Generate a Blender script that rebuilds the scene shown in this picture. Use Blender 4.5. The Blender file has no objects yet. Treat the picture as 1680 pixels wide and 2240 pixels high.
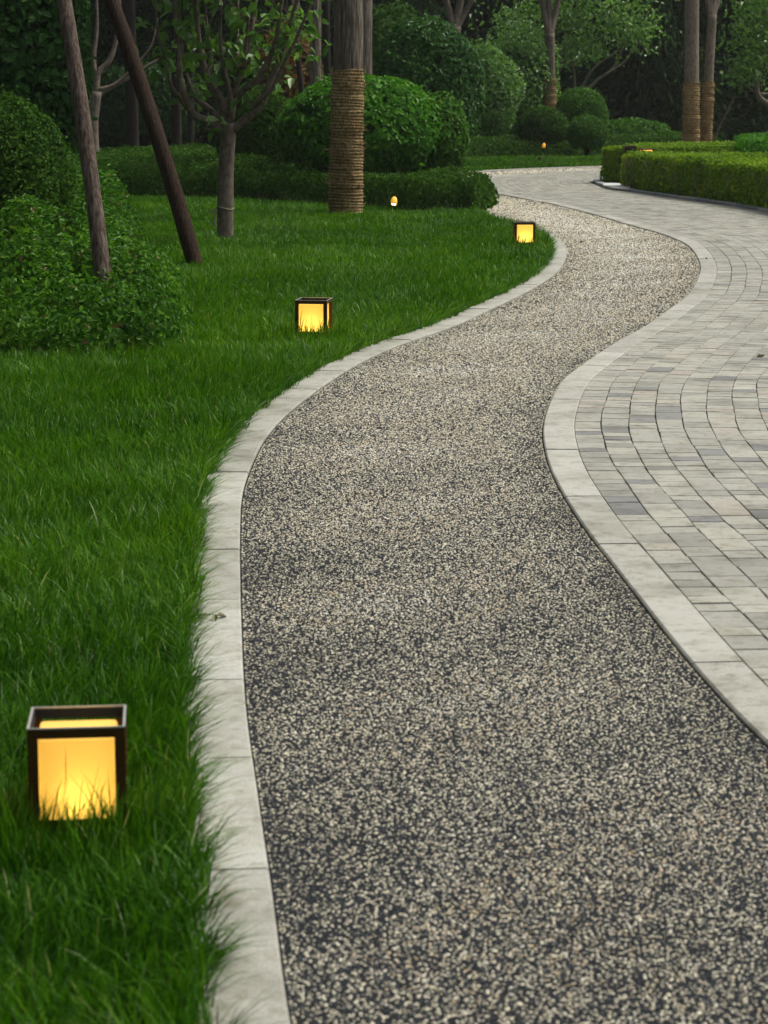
import bpy, math, random
import numpy as np
from mathutils import Vector, Matrix

random.seed(7)
RNG = np.random.default_rng(11)
scene = bpy.context.scene
COL = scene.collection
PI = math.pi

# ------------------------------------------------------------------ camera
FPX, CX, CY, YH, CAMH = 5000.0, 840.0, 1120.0, 192.0, 1.5
PITCH = math.atan((CY - YH) / FPX)


def ray(px, py):
    u, v = (px - CX) / FPX, -(py - CY) / FPX
    return np.array([u, math.cos(PITCH) + v * math.sin(PITCH), -math.sin(PITCH) + v * math.cos(PITCH)])


def G(px, py, z=0.0):
    """point of the plane at height z seen at that place of the photograph"""
    d = ray(px, py)
    t = (z - CAMH) / d[2]
    return np.array([d[0] * t, d[1] * t, z])


def at(px, py, Y):
    d = ray(px, py)
    t = Y / d[1]
    return np.array([d[0] * t, Y, CAMH + d[2] * t])


def pxm(Y):           # metres per photo pixel at ground distance Y
    return Y / FPX


cam_d = bpy.data.cameras.new('camera')
cam = bpy.data.objects.new('camera', cam_d)
COL.objects.link(cam)
cam.location = (0, 0, CAMH)
cam.rotation_euler = (PI / 2 - PITCH, 0, 0)
cam_d.sensor_fit = 'HORIZONTAL'
cam_d.sensor_width = 36.0
cam_d.lens = 36.0 * FPX / 1680.0
cam_d.clip_start = 0.1
cam_d.clip_end = 2000
cam_d.dof.use_dof = True
cam_d.dof.focus_distance = 13.0
cam_d.dof.aperture_fstop = 12.0
scene.camera = cam

# ------------------------------------------------------------------ mesh helpers


class MB:
    """collects numpy verts / faces"""

    def __init__(self):
        self.V, self.T, self.Q, self.tt, self.qt, self.n = [], [], [], [], [], 0

    def add(self, V, tris=None, quads=None, tone=None):
        V = np.asarray(V, float).reshape(-1, 3)
        if tris is not None and len(tris):
            t = np.asarray(tris, int).reshape(-1, 3)
            self.T.append(t + self.n)
            self.tt.append(np.broadcast_to(np.asarray(0.5 if tone is None else tone[0] if isinstance(tone, tuple) else tone, float), (len(t),)))
        if quads is not None and len(quads):
            q = np.asarray(quads, int).reshape(-1, 4)
            self.Q.append(q + self.n)
            self.qt.append(np.broadcast_to(np.asarray(0.5 if tone is None else tone[1] if isinstance(tone, tuple) else tone, float), (len(q),)))
        self.V.append(V)
        self.n += len(V)
        return self

    def build(self, name, mat, parent=None, smooth=False):
        V = np.concatenate(self.V) if self.V else np.zeros((0, 3))
        me = bpy.data.meshes.new(name)
        T = np.concatenate(self.T) if self.T else np.zeros((0, 3), int)
        Q = np.concatenate(self.Q) if self.Q else np.zeros((0, 4), int)
        tone = np.concatenate(([np.concatenate(self.tt)] if self.T else []) + ([np.concatenate(self.qt)] if self.Q else []))
        nl = T.size + Q.size
        nf = len(T) + len(Q)
        me.vertices.add(len(V))
        me.vertices.foreach_set('co', V.astype(np.float32).ravel())
        me.loops.add(nl)
        me.loops.foreach_set('vertex_index', np.concatenate([T.ravel(), Q.ravel()]).astype(np.int32))
        me.polygons.add(nf)
        st = np.concatenate([np.arange(len(T)) * 3, T.size + np.arange(len(Q)) * 4]).astype(np.int32)
        me.polygons.foreach_set('loop_start', st)
        if smooth:
            me.polygons.foreach_set('use_smooth', np.ones(nf, bool))
        else:
            me.polygons.foreach_set('use_smooth', np.zeros(nf, bool))
        a = me.attributes.new('tone', 'FLOAT', 'FACE')
        a.data.foreach_set('value', tone.astype(np.float32))
        me.update(calc_edges=True)
        me.materials.append(mat)
        return link(name, me, parent)


def link(name, me, parent=None):
    o = bpy.data.objects.new(name, me)
    COL.objects.link(o)
    if parent is not None:
        o.parent = parent
    return o


def tag(o, label=None, cat=None, group=None, kind=None):
    if label:
        o['label'] = label
    if cat:
        o['category'] = cat
    if group:
        o['group'] = group
    if kind:
        o['kind'] = kind
    return o


def empty(name, loc, rz=0.0):
    o = bpy.data.objects.new(name, None)
    o.empty_display_size = 0.1
    COL.objects.link(o)
    o.location = loc
    o.rotation_euler = (0, 0, rz)
    return o


def copy_tree(o, parent=None):
    c = o.copy()
    COL.objects.link(c)
    c.parent = parent
    for ch in list(o.children):
        copy_tree(ch, c)
    return c


BOXQ = [[0, 3, 2, 1], [4, 5, 6, 7], [0, 1, 5, 4], [1, 2, 6, 5], [2, 3, 7, 6], [3, 0, 4, 7]]


def box(mb, x0, x1, y0, y1, z0, z1, tone=0.5):
    mb.add([[x0, y0, z0], [x1, y0, z0], [x1, y1, z0], [x0, y1, z0],
            [x0, y0, z1], [x1, y0, z1], [x1, y1, z1], [x0, y1, z1]], quads=BOXQ, tone=tone)


def smooth_path(P, n):
    """Catmull-Rom through points, n samples"""
    P = np.asarray(P, float)
    if len(P) < 3:
        t = np.linspace(0, 1, n)[:, None]
        return P[0] + (P[-1] - P[0]) * t
    Q = np.vstack([2 * P[0] - P[1], P, 2 * P[-1] - P[-2]])
    out = []
    m = len(P) - 1
    for u in np.linspace(0, m, n):
        i = min(int(u), m - 1)
        t = u - i
        a, b, c, d = Q[i], Q[i + 1], Q[i + 2], Q[i + 3]
        out.append(0.5 * ((2 * b) + (c - a) * t + (2 * a - 5 * b + 4 * c - d) * t * t + (3 * b - a - 3 * c + d) * t ** 3))
    return np.array(out)


def tube(mb, P, R, ns=10, n=None, wob=0.0, cap=True, tone=0.5, seed=0):
    """tapered tube along points P with radii R"""
    P = np.asarray(P, float)
    R = np.broadcast_to(np.asarray(R, float), (len(P),)).copy()
    if n:
        u = np.linspace(0, len(P) - 1, n)
        R = np.interp(u, np.arange(len(P)), R)
        P = smooth_path(P, n)
    m = len(P)
    D = np.gradient(P, axis=0)
    D /= np.linalg.norm(D, axis=1)[:, None] + 1e-9
    ref = np.array([0.0, 0, 1]) if abs(D[0][2]) < 0.8 else np.array([0.0, 1, 0])
    A = np.cross(D, ref)
    A /= np.linalg.norm(A, axis=1)[:, None] + 1e-9
    B = np.cross(D, A)
    th = np.arange(ns) / ns * 2 * PI
    rr = R[:, None] * np.ones(ns)[None]
    if wob:
        rg = np.random.default_rng(seed + 5)
        ph = rg.random(4) * 6.28
        zz = np.arange(m)[:, None] * 0.6
        rr = rr * (1 + wob * (np.sin(th[None] * 2 + ph[0] + zz * .5) + .6 * np.sin(th[None] * 3 + ph[1] - zz * .8) + .6 * np.sin(zz * 1.7 + ph[2])))
    V = P[:, None] + rr[..., None] * (np.cos(th)[None, :, None] * A[:, None] + np.sin(th)[None, :, None] * B[:, None])
    V = V.reshape(-1, 3)
    i = np.arange(m - 1)[:, None] * ns
    j = np.arange(ns)[None]
    j2 = (j + 1) % ns
    Q = np.stack([i + j, i + j2, i + ns + j2, i + ns + j], -1).reshape(-1, 4)
    T = []
    if cap:
        V = np.vstack([V, P[0], P[-1]])
        a, b = m * ns, m * ns + 1
        for k in range(ns):
            T.append([a, (k + 1) % ns, k])
            T.append([b, (m - 1) * ns + k, (m - 1) * ns + (k + 1) % ns])
    mb.add(V, tris=T, quads=Q, tone=tone)
    return mb


def lathe(mb, prof, ns=24, cx=0, cy=0, tone=0.5):
    prof = np.asarray(prof, float)
    th = np.arange(ns) / ns * 2 * PI
    V = np.stack([cx + prof[:, 0, None] * np.cos(th), cy + prof[:, 0, None] * np.sin(th), prof[:, 1, None] * np.ones(ns)], -1).reshape(-1, 3)
    m = len(prof)
    i = np.arange(m - 1)[:, None] * ns
    j = np.arange(ns)[None]
    j2 = (j + 1) % ns
    mb.add(V, quads=np.stack([i + j, i + j2, i + ns + j2, i + ns + j], -1).reshape(-1, 4), tone=tone)


def unit(a):
    return a / (np.linalg.norm(a, axis=-1, keepdims=True) + 1e-9)


def leaves(mb, P, N, L, W, rg, droop=0.2, spread=0.7, fold=0.18, tone=None, axis=None):
    """leaf blades of six vertices at points P, facing about N"""
    n = len(P)
    if n == 0:
        return
    N = unit(N + rg.normal(0, spread * 0.55, (n, 3)))
    A = rg.normal(0, 1, (n, 3)) if axis is None else axis + rg.normal(0, 0.35, (n, 3))
    A = unit(A - N * np.sum(A * N, 1)[:, None])
    B = np.cross(N, A)
    s = rg.uniform(0.65, 1.25, n)
    l = (np.asarray(L) * s)[:, None]
    w = (np.asarray(W) * s * rg.uniform(0.85, 1.15, n))[:, None] * 0.5
    f = w * fold * 2
    dn = np.array([0, 0, -1.0])[None] * l * droop
    b = P - A * l * 0.45
    V = np.stack([b, b + A * l * .33 + B * w + N * f, b + A * l * .72 + B * w * .72 + N * f * .7 + dn * .35,
                  b + A * l + dn, b + A * l * .72 - B * w * .72 + N * f * .7 + dn * .35, b + A * l * .33 - B * w + N * f], 1)
    i = np.arange(n)[:, None] * 6
    Q = np.concatenate([i + np.array([[0, 1, 2, 3]]), i + np.array([[0, 3, 4, 5]])], 1).reshape(-1, 4)
    t = rg.random(n) if tone is None else tone
    mb.add(V.reshape(-1, 3), quads=Q, tone=np.repeat(t, 2))


def sinnoise(P, f, seed, k=5):
    """cheap smooth 3-D noise in about -1..1"""
    rg = np.random.default_rng(seed)
    o = np.zeros(len(P))
    for _ in range(k):
        d = unit(rg.normal(0, 1, 3)) * f * rg.uniform(0.6, 1.6)
        o += np.sin(P @ d + rg.random() * 6.28)
    return o / k * 1.4


def inside(P, poly):
    P = np.asarray(P)
    poly = np.asarray(poly)[:, :2]
    out = np.zeros(len(P), bool)
    x1, y1 = poly[:, 0], poly[:, 1]
    x2, y2 = np.roll(x1, -1), np.roll(y1, -1)
    for c in range(0, len(P), 40000):
        x, y = P[c:c + 40000, 0][:, None], P[c:c + 40000, 1][:, None]
        cr = ((y1 > y) != (y2 > y)) & (x < (x2 - x1) * (y - y1) / (y2 - y1 + 1e-12) + x1)
        out[c:c + 40000] = cr.sum(1) % 2 == 1
    return out


def edge_dist(P, poly, closed=True):
    """distance to a polyline and the nearest point on it"""
    poly = np.asarray(poly)[:, :2]
    a = poly if closed else poly[:-1]
    b = np.roll(poly, -1, 0) if closed else poly[1:]
    d = b - a
    dd = (d ** 2).sum(1) + 1e-12
    D = np.empty(len(P))
    NP = np.empty((len(P), 2))
    for c in range(0, len(P), 20000):
        p = P[c:c + 20000, None, :2]
        t = np.clip(((p - a) * d).sum(2) / dd, 0, 1)
        q = a + t[..., None] * d
        r = np.hypot(*(p - q).transpose(2, 0, 1))
        k = r.argmin(1)
        ar = np.arange(len(k))
        D[c:c + 20000] = r[ar, k]
        NP[c:c + 20000] = q[ar, k]
    return D, NP


# ------------------------------------------------------------------ materials
def new_mat(name):
    m = bpy.data.materials.new(name)
    m.use_nodes = True
    nt = m.node_tree
    b = nt.nodes['Principled BSDF']
    return m, nt, b


def ramp(nt, stops, fac):
    r = nt.nodes.new('ShaderNodeValToRGB')
    e = r.color_ramp.elements
    while len(e) < len(stops):
        e.new(0.5)
    for k, (p, c) in enumerate(stops):
        e[k].position = p
        e[k].color = (*c, 1)
    nt.links.new(fac, r.inputs[0])
    return r.outputs[0]


def tone_attr(nt):
    a = nt.nodes.new('ShaderNodeAttribute')
    a.attribute_name = 'tone'
    return a.outputs['Fac']


def noise(nt, scale, detail=4, rough=0.6, vec=None, dim='3D'):
    n = nt.nodes.new('ShaderNodeTexNoise')
    n.inputs['Scale'].default_value = scale
    n.inputs['Detail'].default_value = detail
    n.inputs['Roughness'].default_value = rough
    if vec is not None:
        nt.links.new(vec, n.inputs['Vector'])
    return n.outputs['Fac']


def objco(nt, sc=(1, 1, 1)):
    t = nt.nodes.new('ShaderNodeTexCoord')
    mp = nt.nodes.new('ShaderNodeMapping')
    mp.inputs['Scale'].default_value = sc
    nt.links.new(t.outputs['Object'], mp.inputs[0])
    return mp.outputs[0]


def mixc(nt, fac, a, b, mode='MIX'):
    m = nt.nodes.new('ShaderNodeMix')
    m.data_type = 'RGBA'
    m.blend_type = mode
    for s, v in ((0, fac), (6, a), (7, b)):
        if hasattr(v, 'is_linked') or isinstance(v, bpy.types.NodeSocket):
            nt.links.new(v, m.inputs[s])
        elif s == 0:
            m.inputs[0].default_value = v
        else:
            m.inputs[s].default_value = (*v, 1)
    return m.outputs[2]


def bump(nt, b, h, strength=0.5, dist=0.01):
    n = nt.nodes.new('ShaderNodeBump')
    n.inputs['Strength'].default_value = strength
    n.inputs['Distance'].default_value = dist
    nt.links.new(h, n.inputs['Height'])
    nt.links.new(n.outputs[0], b.inputs['Normal'])


def leaf_mat(name, stops, rough=0.5, trans=0.3, spec=0.25):
    m, nt, b = new_mat(name)
    c = ramp(nt, stops, tone_attr(nt))
    nt.links.new(c, b.inputs['Base Color'])
    b.inputs['Roughness'].default_value = rough
    b.inputs['Specular IOR Level'].default_value = spec
    tr = nt.nodes.new('ShaderNodeBsdfTranslucent')
    tc = mixc(nt, 1.0, c, (1.2, 1.25, 0.6), 'MULTIPLY')
    nt.links.new(tc, tr.inputs[0])
    mx = nt.nodes.new('ShaderNodeMixShader')
    mx.inputs[0].default_value = trans
    nt.links.new(b.outputs[0], mx.inputs[1])
    nt.links.new(tr.outputs[0], mx.inputs[2])
    nt.links.new(mx.outputs[0], nt.nodes['Material Output'].inputs[0])
    return m


def bark_mat(name, c0, c1, c2, zs=1.2, xs=9.0, strength=0.8, dist=0.01):
    m, nt, b = new_mat(name)
    v = objco(nt, (xs, xs, zs))
    n1 = noise(nt, 4.0, 6, 0.65, v)
    n2 = noise(nt, 3.0, 3, 0.5, objco(nt, (1, 1, 1)))
    c = ramp(nt, [(0.3, c0), (0.5, c1), (0.72, c2)], n1)
    c = mixc(nt, n2, c, mixc(nt, 1.0, c, (0.55, 0.5, 0.45), 'MULTIPLY'))
    nt.links.new(c, b.inputs['Base Color'])
    b.inputs['Roughness'].default_value = 0.85
    b.inputs['Specular IOR Level'].default_value = 0.2
    bump(nt, b, n1, strength, dist)
    return m


def stone_mat(name, stops, speck=0.25, rough=0.58):
    m, nt, b = new_mat(name)
    base = ramp(nt, stops, tone_attr(nt))
    v = objco(nt)
    fine = noise(nt, 260, 2, 0.6, v)
    big = noise(nt, 3.2, 5, 0.65, v)
    mid = noise(nt, 22, 4, 0.6, v)
    f1 = ramp(nt, [(0.3, (1 - speck,) * 3), (0.55, (1, 1, 1)), (0.75, (1 + speck * .6,) * 3)], fine)
    f2 = ramp(nt, [(0.28, (0.62, 0.61, 0.57)), (0.5, (0.96, 0.955, 0.94)), (0.62, (1.0, 1.0, 1.0)), (0.8, (1.08, 1.07, 1.05))], big)
    f3 = ramp(nt, [(0.28, (0.66, 0.64, 0.57)), (0.5, (1, 1, 1))], mid)
    c = mixc(nt, 1.0, base, f1, 'MULTIPLY')
    c = mixc(nt, 1.0, c, f2, 'MULTIPLY')
    c = mixc(nt, 1.0, c, f3, 'MULTIPLY')
    nt.links.new(c, b.inputs['Base Color'])
    b.inputs['Roughness'].default_value = rough
    b.inputs['Specular IOR Level'].default_value = 0.2
    bump(nt, b, mid, 0.25, 0.004)
    return m


M = {}
M['grass'] = leaf_mat('grass_blade', [(0.0, (0.009, 0.042, 0.002)), (0.35, (0.034, 0.125, 0.003)), (0.70, (0.092, 0.225, 0.009)),
                                      (0.92, (0.145, 0.28, 0.02)), (0.965, (0.30, 0.32, 0.10)), (1.0, (0.40, 0.46, 0.30))], 0.35, 0.38, 0.09)  # palest stop is a glint painted on a few blades
M['leaf_dark'] = leaf_mat('dark_leaf', [(0.0, (0.016, 0.058, 0.010)), (0.6, (0.036, 0.112, 0.020)), (1.0, (0.072, 0.175, 0.036))], 0.42, 0.25, 0.12)
M['leaf_deep'] = leaf_mat('deep_leaf', [(0.0, (0.020, 0.060, 0.006)), (0.6, (0.042, 0.11, 0.010)), (1.0, (0.080, 0.165, 0.022))], 0.55, 0.3, 0.06)
M['leaf_bright'] = leaf_mat('bright_leaf', [(0.0, (0.030, 0.115, 0.006)), (0.6, (0.062, 0.205, 0.012)), (1.0, (0.12, 0.30, 0.026))], 0.42, 0.35, 0.12)
M['leaf_mid'] = leaf_mat('mid_leaf', [(0.0, (0.028, 0.09, 0.008)), (0.6, (0.055, 0.155, 0.014)), (1.0, (0.11, 0.235, 0.028))], 0.45, 0.32, 0.1)
M['leaf_hedge'] = leaf_mat('hedge_leaf', [(0.0, (0.05, 0.125, 0.010)), (0.45, (0.155, 0.275, 0.019)), (0.9, (0.31, 0.43, 0.033)), (0.96, (0.40, 0.42, 0.06)), (1.0, (0.34, 0.20, 0.09))], 0.5, 0.35, 0.08)
M['leaf_ground'] = leaf_mat('groundcover_leaf', [(0.0, (0.018, 0.062, 0.005)), (0.5, (0.058, 0.170, 0.012)), (0.93, (0.14, 0.29, 0.025)), (0.975, (0.17, 0.11, 0.04)), (1.0, (0.25, 0.16, 0.09))], 0.45, 0.32, 0.1)
M['leaf_light'] = leaf_mat('light_leaf', [(0.0, (0.045, 0.12, 0.018)), (0.6, (0.12, 0.26, 0.045)), (0.9, (0.16, 0.32, 0.065)), (1.0, (0.30, 0.44, 0.17))], 0.36, 0.4, 0.35)
M['leaf_rust'] = leaf_mat('rust_leaf', [(0.0, (0.12, 0.05, 0.015)), (0.4, (0.20, 0.085, 0.02)), (0.7, (0.12, 0.12, 0.025)), (1.0, (0.30, 0.15, 0.025))], 0.5, 0.35, 0.2)
M['needle'] = leaf_mat('conifer_needle', [(0.0, (0.016, 0.036, 0.011)), (0.6, (0.028, 0.060, 0.018)), (1.0, (0.05, 0.092, 0.03))], 0.6, 0.1, 0.06)
M['bark_grey'] = bark_mat('grey_fissured_bark', (0.020, 0.016, 0.013), (0.15, 0.125, 0.10), (0.44, 0.39, 0.33), 0.8, 9.0, 1.0, 0.035)
M['bark_smooth'] = bark_mat('smooth_bark', (0.08, 0.062, 0.048), (0.18, 0.145, 0.115), (0.27, 0.23, 0.19), 4.0, 6.0, 0.35, 0.004)
M['bark_pale'] = bark_mat('pale_bark', (0.11, 0.09, 0.07), (0.23, 0.195, 0.155), (0.33, 0.29, 0.24), 3.0, 7.0, 0.4, 0.005)
M['bark_dark'] = bark_mat('dark_bark', (0.012, 0.010, 0.008), (0.03, 0.024, 0.019), (0.055, 0.045, 0.036), 1.5, 8.0, 0.7, 0.01)
M['pole_grey'] = bark_mat('weathered_pole', (0.03, 0.018, 0.013), (0.15, 0.11, 0.09), (0.31, 0.26, 0.23), 1.8, 17.0, 1.0, 0.02)
M['pole_brown'] = bark_mat('brown_pole', (0.010, 0.005, 0.003), (0.040, 0.021, 0.012), (0.095, 0.055, 0.032), 1.6, 20.0, 1.0, 0.02)


def rope_mat():
    m, nt, b = new_mat('straw_rope')
    v = objco(nt, (1, 1, 1))
    a = noise(nt, 60, 3, 0.6, objco(nt, (1, 1, 0.35)))
    g = noise(nt, 4, 3, 0.6, v)
    c = ramp(nt, [(0.28, (0.085, 0.053, 0.022)), (0.5, (0.27, 0.185, 0.088)), (0.72, (0.52, 0.40, 0.225))], a)
    c = mixc(nt, 1.0, c, ramp(nt, [(0.3, (0.5, 0.45, 0.4)), (0.65, (1.05, 1.05, 1.0))], g), 'MULTIPLY')
    nt.links.new(c, b.inputs['Base Color'])
    b.inputs['Roughness'].default_value = 0.9
    b.inputs['Specular IOR Level'].default_value = 0.1
    bump(nt, b, a, 0.7, 0.006)
    return m


M['rope'] = rope_mat()


def plain(name, col, rough=0.5, metal=0.0, spec=0.5, var=0.15, sc=8):
    m, nt, b = new_mat(name)
    n = noise(nt, sc, 4, 0.6, objco(nt))
    c = mixc(nt, n, tuple(x * (1 - var) for x in col), tuple(min(1, x * (1 + var)) for x in col))
    nt.links.new(c, b.inputs['Base Color'])
    b.inputs['Roughness'].default_value = rough
    b.inputs['Metallic'].default_value = metal
    b.inputs['Specular IOR Level'].default_value = spec
    return m


M['frame'] = plain('bronze_frame', (0.062, 0.027, 0.007), 0.4, 0.2, 0.35, 0.25, 30)
M['collar'] = plain('dark_collar', (0.010, 0.014, 0.024), 0.75, 0.0, 0.25, 0.15, 30)  # blue tint stands in for the sky reflected inside
M['rim'] = plain('sky_lit_rim', (0.55, 0.53, 0.48), 0.4, 0.6, 0.5, 0.1, 40)  # pale colour carries the sky reflection on the top lip
M['black'] = plain('black_metal', (0.012, 0.012, 0.012), 0.5, 0.2)
M['soil'] = plain('soil', (0.035, 0.027, 0.018), 0.95, 0, 0.1, 0.4, 12)
M['lawn'] = plain('lawn_soil', (0.022, 0.042, 0.012), 0.95, 0, 0.1, 0.4, 6)
M['bedbase'] = plain('gravel_binder', (0.017, 0.018, 0.020), 1.0, 0, 0.03, 0.35, 120)
M['joint'] = plain('joint_dirt', (0.022, 0.020, 0.016), 0.95, 0, 0.1, 0.4, 20)
M['string'] = plain('string', (0.30, 0.24, 0.17), 0.9, 0, 0.1)
M['yellow_leaf'] = plain('yellow_leaf', (0.35, 0.30, 0.06), 0.5, 0, 0.4, 0.3, 60)
M['brown_leaf'] = plain('brown_leaf', (0.16, 0.09, 0.04), 0.6, 0, 0.3, 0.3, 60)
M['olive_leaf'] = plain('olive_leaf', (0.12, 0.13, 0.045), 0.5, 0, 0.4, 0.3, 60)
M['twig'] = plain('twig_brown', (0.10, 0.075, 0.045), 0.8, 0, 0.2, 0.3, 60)
M['kerb'] = stone_mat('pale_granite_kerb', [(0.0, (0.37, 0.362, 0.32)), (0.5, (0.425, 0.416, 0.37)), (1.0, (0.475, 0.466, 0.42))], 0.34)
M['kerb_blue'] = stone_mat('bluish_kerb', [(0.0, (0.22, 0.245, 0.28)), (0.55, (0.28, 0.30, 0.33)), (1.0, (0.42, 0.42, 0.40))], 0.2)
M['paver'] = stone_mat('concrete_paver', [(0.0, (0.205, 0.204, 0.196)), (0.12, (0.245, 0.243, 0.23)), (0.16, (0.27, 0.265, 0.235)), (0.5, (0.35, 0.343, 0.30)),
                                          (0.8, (0.41, 0.40, 0.345)), (0.93, (0.39, 0.35, 0.30)), (1.0, (0.47, 0.46, 0.41))], 0.3)
M['slab'] = stone_mat('white_slab', [(0.0, (0.55, 0.56, 0.57)), (1.0, (0.66, 0.67, 0.68))], 0.2)


def pebble_mat():
    m, nt, b = new_mat('washed_pebbles')
    c = ramp(nt, [(0.0, (0.016, 0.019, 0.024)), (0.18, (0.035, 0.043, 0.055)), (0.34, (0.085, 0.098, 0.116)), (0.50, (0.215, 0.208, 0.185)),
                  (0.64, (0.47, 0.425, 0.315)), (0.80, (0.73, 0.66, 0.48)), (0.92, (0.82, 0.78, 0.64)), (0.96, (0.62, 0.44, 0.23)), (1.0, (0.85, 0.85, 0.80))], tone_attr(nt))
    n = noise(nt, 300, 2, 0.6, objco(nt))
    c = mixc(nt, 1.0, c, ramp(nt, [(0.3, (0.75, 0.75, 0.75)), (0.6, (1.08, 1.08, 1.08))], n), 'MULTIPLY')
    nt.links.new(c, b.inputs['Base Color'])
    b.inputs['Roughness'].default_value = 0.45
    b.inputs['Specular IOR Level'].default_value = 0.18
    return m


M['pebble'] = pebble_mat()


def diffuser_mat():
    m, nt, b = new_mat('opal_diffuser')
    b.inputs['Base Color'].default_value = (0.85, 0.62, 0.22, 1)
    b.inputs['Roughness'].default_value = 0.4
    b.inputs['Emission Color'].default_value = (1.0, 0.56, 0.07, 1)
    b.inputs['Emission Strength'].default_value = EMIT
    tr = nt.nodes.new('ShaderNodeBsdfTranslucent')
    tr.inputs[0].default_value = (0.95, 0.79, 0.38, 1)
    mx = nt.nodes.new('ShaderNodeMixShader')
    mx.inputs[0].default_value = 0.55
    nt.links.new(b.outputs[0], mx.inputs[1])
    nt.links.new(tr.outputs[0], mx.inputs[2])
    nt.links.new(mx.outputs[0], nt.nodes['Material Output'].inputs[0])
    return m


EXPO = 0.48
HAZE = 0.00035
EMIT = 0.35
BULB = 0.8
M['diffuser'] = diffuser_mat()


def emit_mat(name, col, s):
    m, nt, b = new_mat(name)
    b.inputs['Base Color'].default_value = (*[min(1, c) * .8 for c in col], 1)
    b.inputs['Emission Color'].default_value = (*col, 1)
    b.inputs['Emission Strength'].default_value = s
    return m


M['lens'] = emit_mat('lit_lens', (1.0, 0.88, 0.6), 3.0)
M['gold'] = emit_mat('lit_amber_shade', (1.0, 0.50, 0.04), 0.45)
M['dimgold'] = emit_mat('dim_amber_shade', (1.0, 0.45, 0.03), 0.30)

# ------------------------------------------------------------------ path geometry (ground plan)
Lp = [(631, 2240), (621, 2178.6), (614, 2121), (599.6, 2005), (592, 1944), (576.5, 1846), (562, 1739), (544.6, 1623), (534, 1517), (529.4, 1415.7),
      (526.3, 1314), (524.8, 1213), (526.3, 1124.6), (529.4, 1091.6), (538, 1056), (554.7, 1015.7), (577, 971), (619, 920.7), (691, 861.6),
      (775.4, 806.8), (872.4, 760.3), (973.7, 726.6), (1070.7, 682.3), (1148.8, 644.4), (1207.8, 608.5), (1233, 579), (1240, 557), (1233, 536),
      (1220.5, 525.7), (1195, 511)]
Rp = [(1672, 1632.8), (1544.8, 1499), (1461, 1398.6), (1390.9, 1308), (1337.3, 1238), (1287, 1174), (1247, 1114), (1213.5, 1054), (1196.8, 1010),
      (1188, 963.6), (1190, 926.8), (1197, 903), (1210, 872), (1233, 836), (1267, 809), (1338.6, 760.4), (1402, 724.6), (1456.8, 686.6),
      (1503, 650.7), (1524, 619), (1532, 589.5), (1524, 563.6), (1507.4, 542.5), (1482, 527.8), (1435.7, 511), (1381, 496), (1317.5, 477),
      (1254, 460), (1203.6, 447.6), (1157, 439), (1106.6, 429.5), (1073, 424), (1048, 410), (1040, 400), (1054, 392), (1100, 386), (1170, 380),
      (1300, 373), (1500, 367), (1700, 362)]


def curve(P, step=0.05, win=0.7):
    P = np.asarray(P, float)
    C = smooth_path(P, len(P) * 40)
    s = np.r_[0, np.cumsum(np.hypot(*np.diff(C, axis=0).T))]
    n = int(s[-1] / step)
    q = np.linspace(0, s[-1], n)
    C = np.stack([np.interp(q, s, C[:, 0]), np.interp(q, s, C[:, 1])], 1)
    k = max(3, int(win / step)) | 1
    h = k // 2
    pad = np.vstack([2 * C[0] - C[h:0:-1], C, 2 * C[-1] - C[-2:-h - 2:-1]])
    w = np.hanning(k + 2)[1:-1]
    w /= w.sum()
    return np.stack([np.convolve(pad[:, i], w, 'valid') for i in (0, 1)], 1)


def left_normal(C):
    D = unit(np.gradient(C, axis=0))
    return np.stack([-D[:, 1], D[:, 0]], 1)


Rg = [(2.0, -0.5), (1.55, 1.3), (1.22, 3.0), (1.02, 4.2)] + [tuple(G(*p)[:2]) for p in Rp] + [(12.0, 46.2), (16, 47)]
RC = curve(Rg)
RN = left_normal(RC)
PW = 1.185
Lfar = RC + RN * PW
kf = int(np.argmax(RC[:, 1] > 26.5))
Lg = [(0.75, -0.8), (0.32, 1.0), (0.02, 2.5), (-0.09, 3.0)] + [tuple(G(*p)[:2]) for p in Lp] + [tuple(p) for p in Lfar[kf::12]]
LC = curve(Lg)
LN = left_normal(LC)
KW_R, KW_L = 0.138, 0.158
LK = LC + LN * KW_L
KO = RC - RN * KW_R


def arc(C):
    return np.r_[0, np.cumsum(np.hypot(*np.diff(C, axis=0).T))]


# ground sheet to the horizon
mb = MB()
n = 60
gx = np.concatenate([np.linspace(-300, -30, 8), np.linspace(-25, 25, 30), np.linspace(30, 300, 8)])
gy = np.concatenate([np.linspace(-100, -5, 5), np.linspace(0, 80, 40), np.linspace(90, 500, 10)])
XX, YY = np.meshgrid(gx, gy)
V = np.stack([XX.ravel(), YY.ravel(), np.zeros(XX.size)], 1)
w = len(gx)
i = (np.arange(len(gy) - 1)[:, None] * w + np.arange(w - 1)[None]).ravel()
mb.add(V, quads=np.stack([i, i + 1, i + w + 1, i + w], 1))
tag(mb.build('lawn_ground', M['lawn']), kind='structure')


def strip(name, A, B, z, mat):
    n = 700
    a = np.stack([np.interp(np.linspace(0, 1, n), np.linspace(0, 1, len(A)), A[:, k]) for k in (0, 1)], 1)
    b = np.stack([np.interp(np.linspace(0, 1, n), np.linspace(0, 1, len(B)), B[:, k]) for k in (0, 1)], 1)
    V = np.concatenate([np.c_[a, np.full(n, z)], np.c_[b, np.full(n, z)]])
    i = np.arange(n - 1)
    m = MB().add(V, quads=np.stack([i, n + i, n + i + 1, i + 1], 1))
    return m.build(name, mat), a, b


def match(A, C):
    """for every point of A the nearest point of C (monotone enough)"""
    d, p = edge_dist(A, C, closed=False)
    return p


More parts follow.
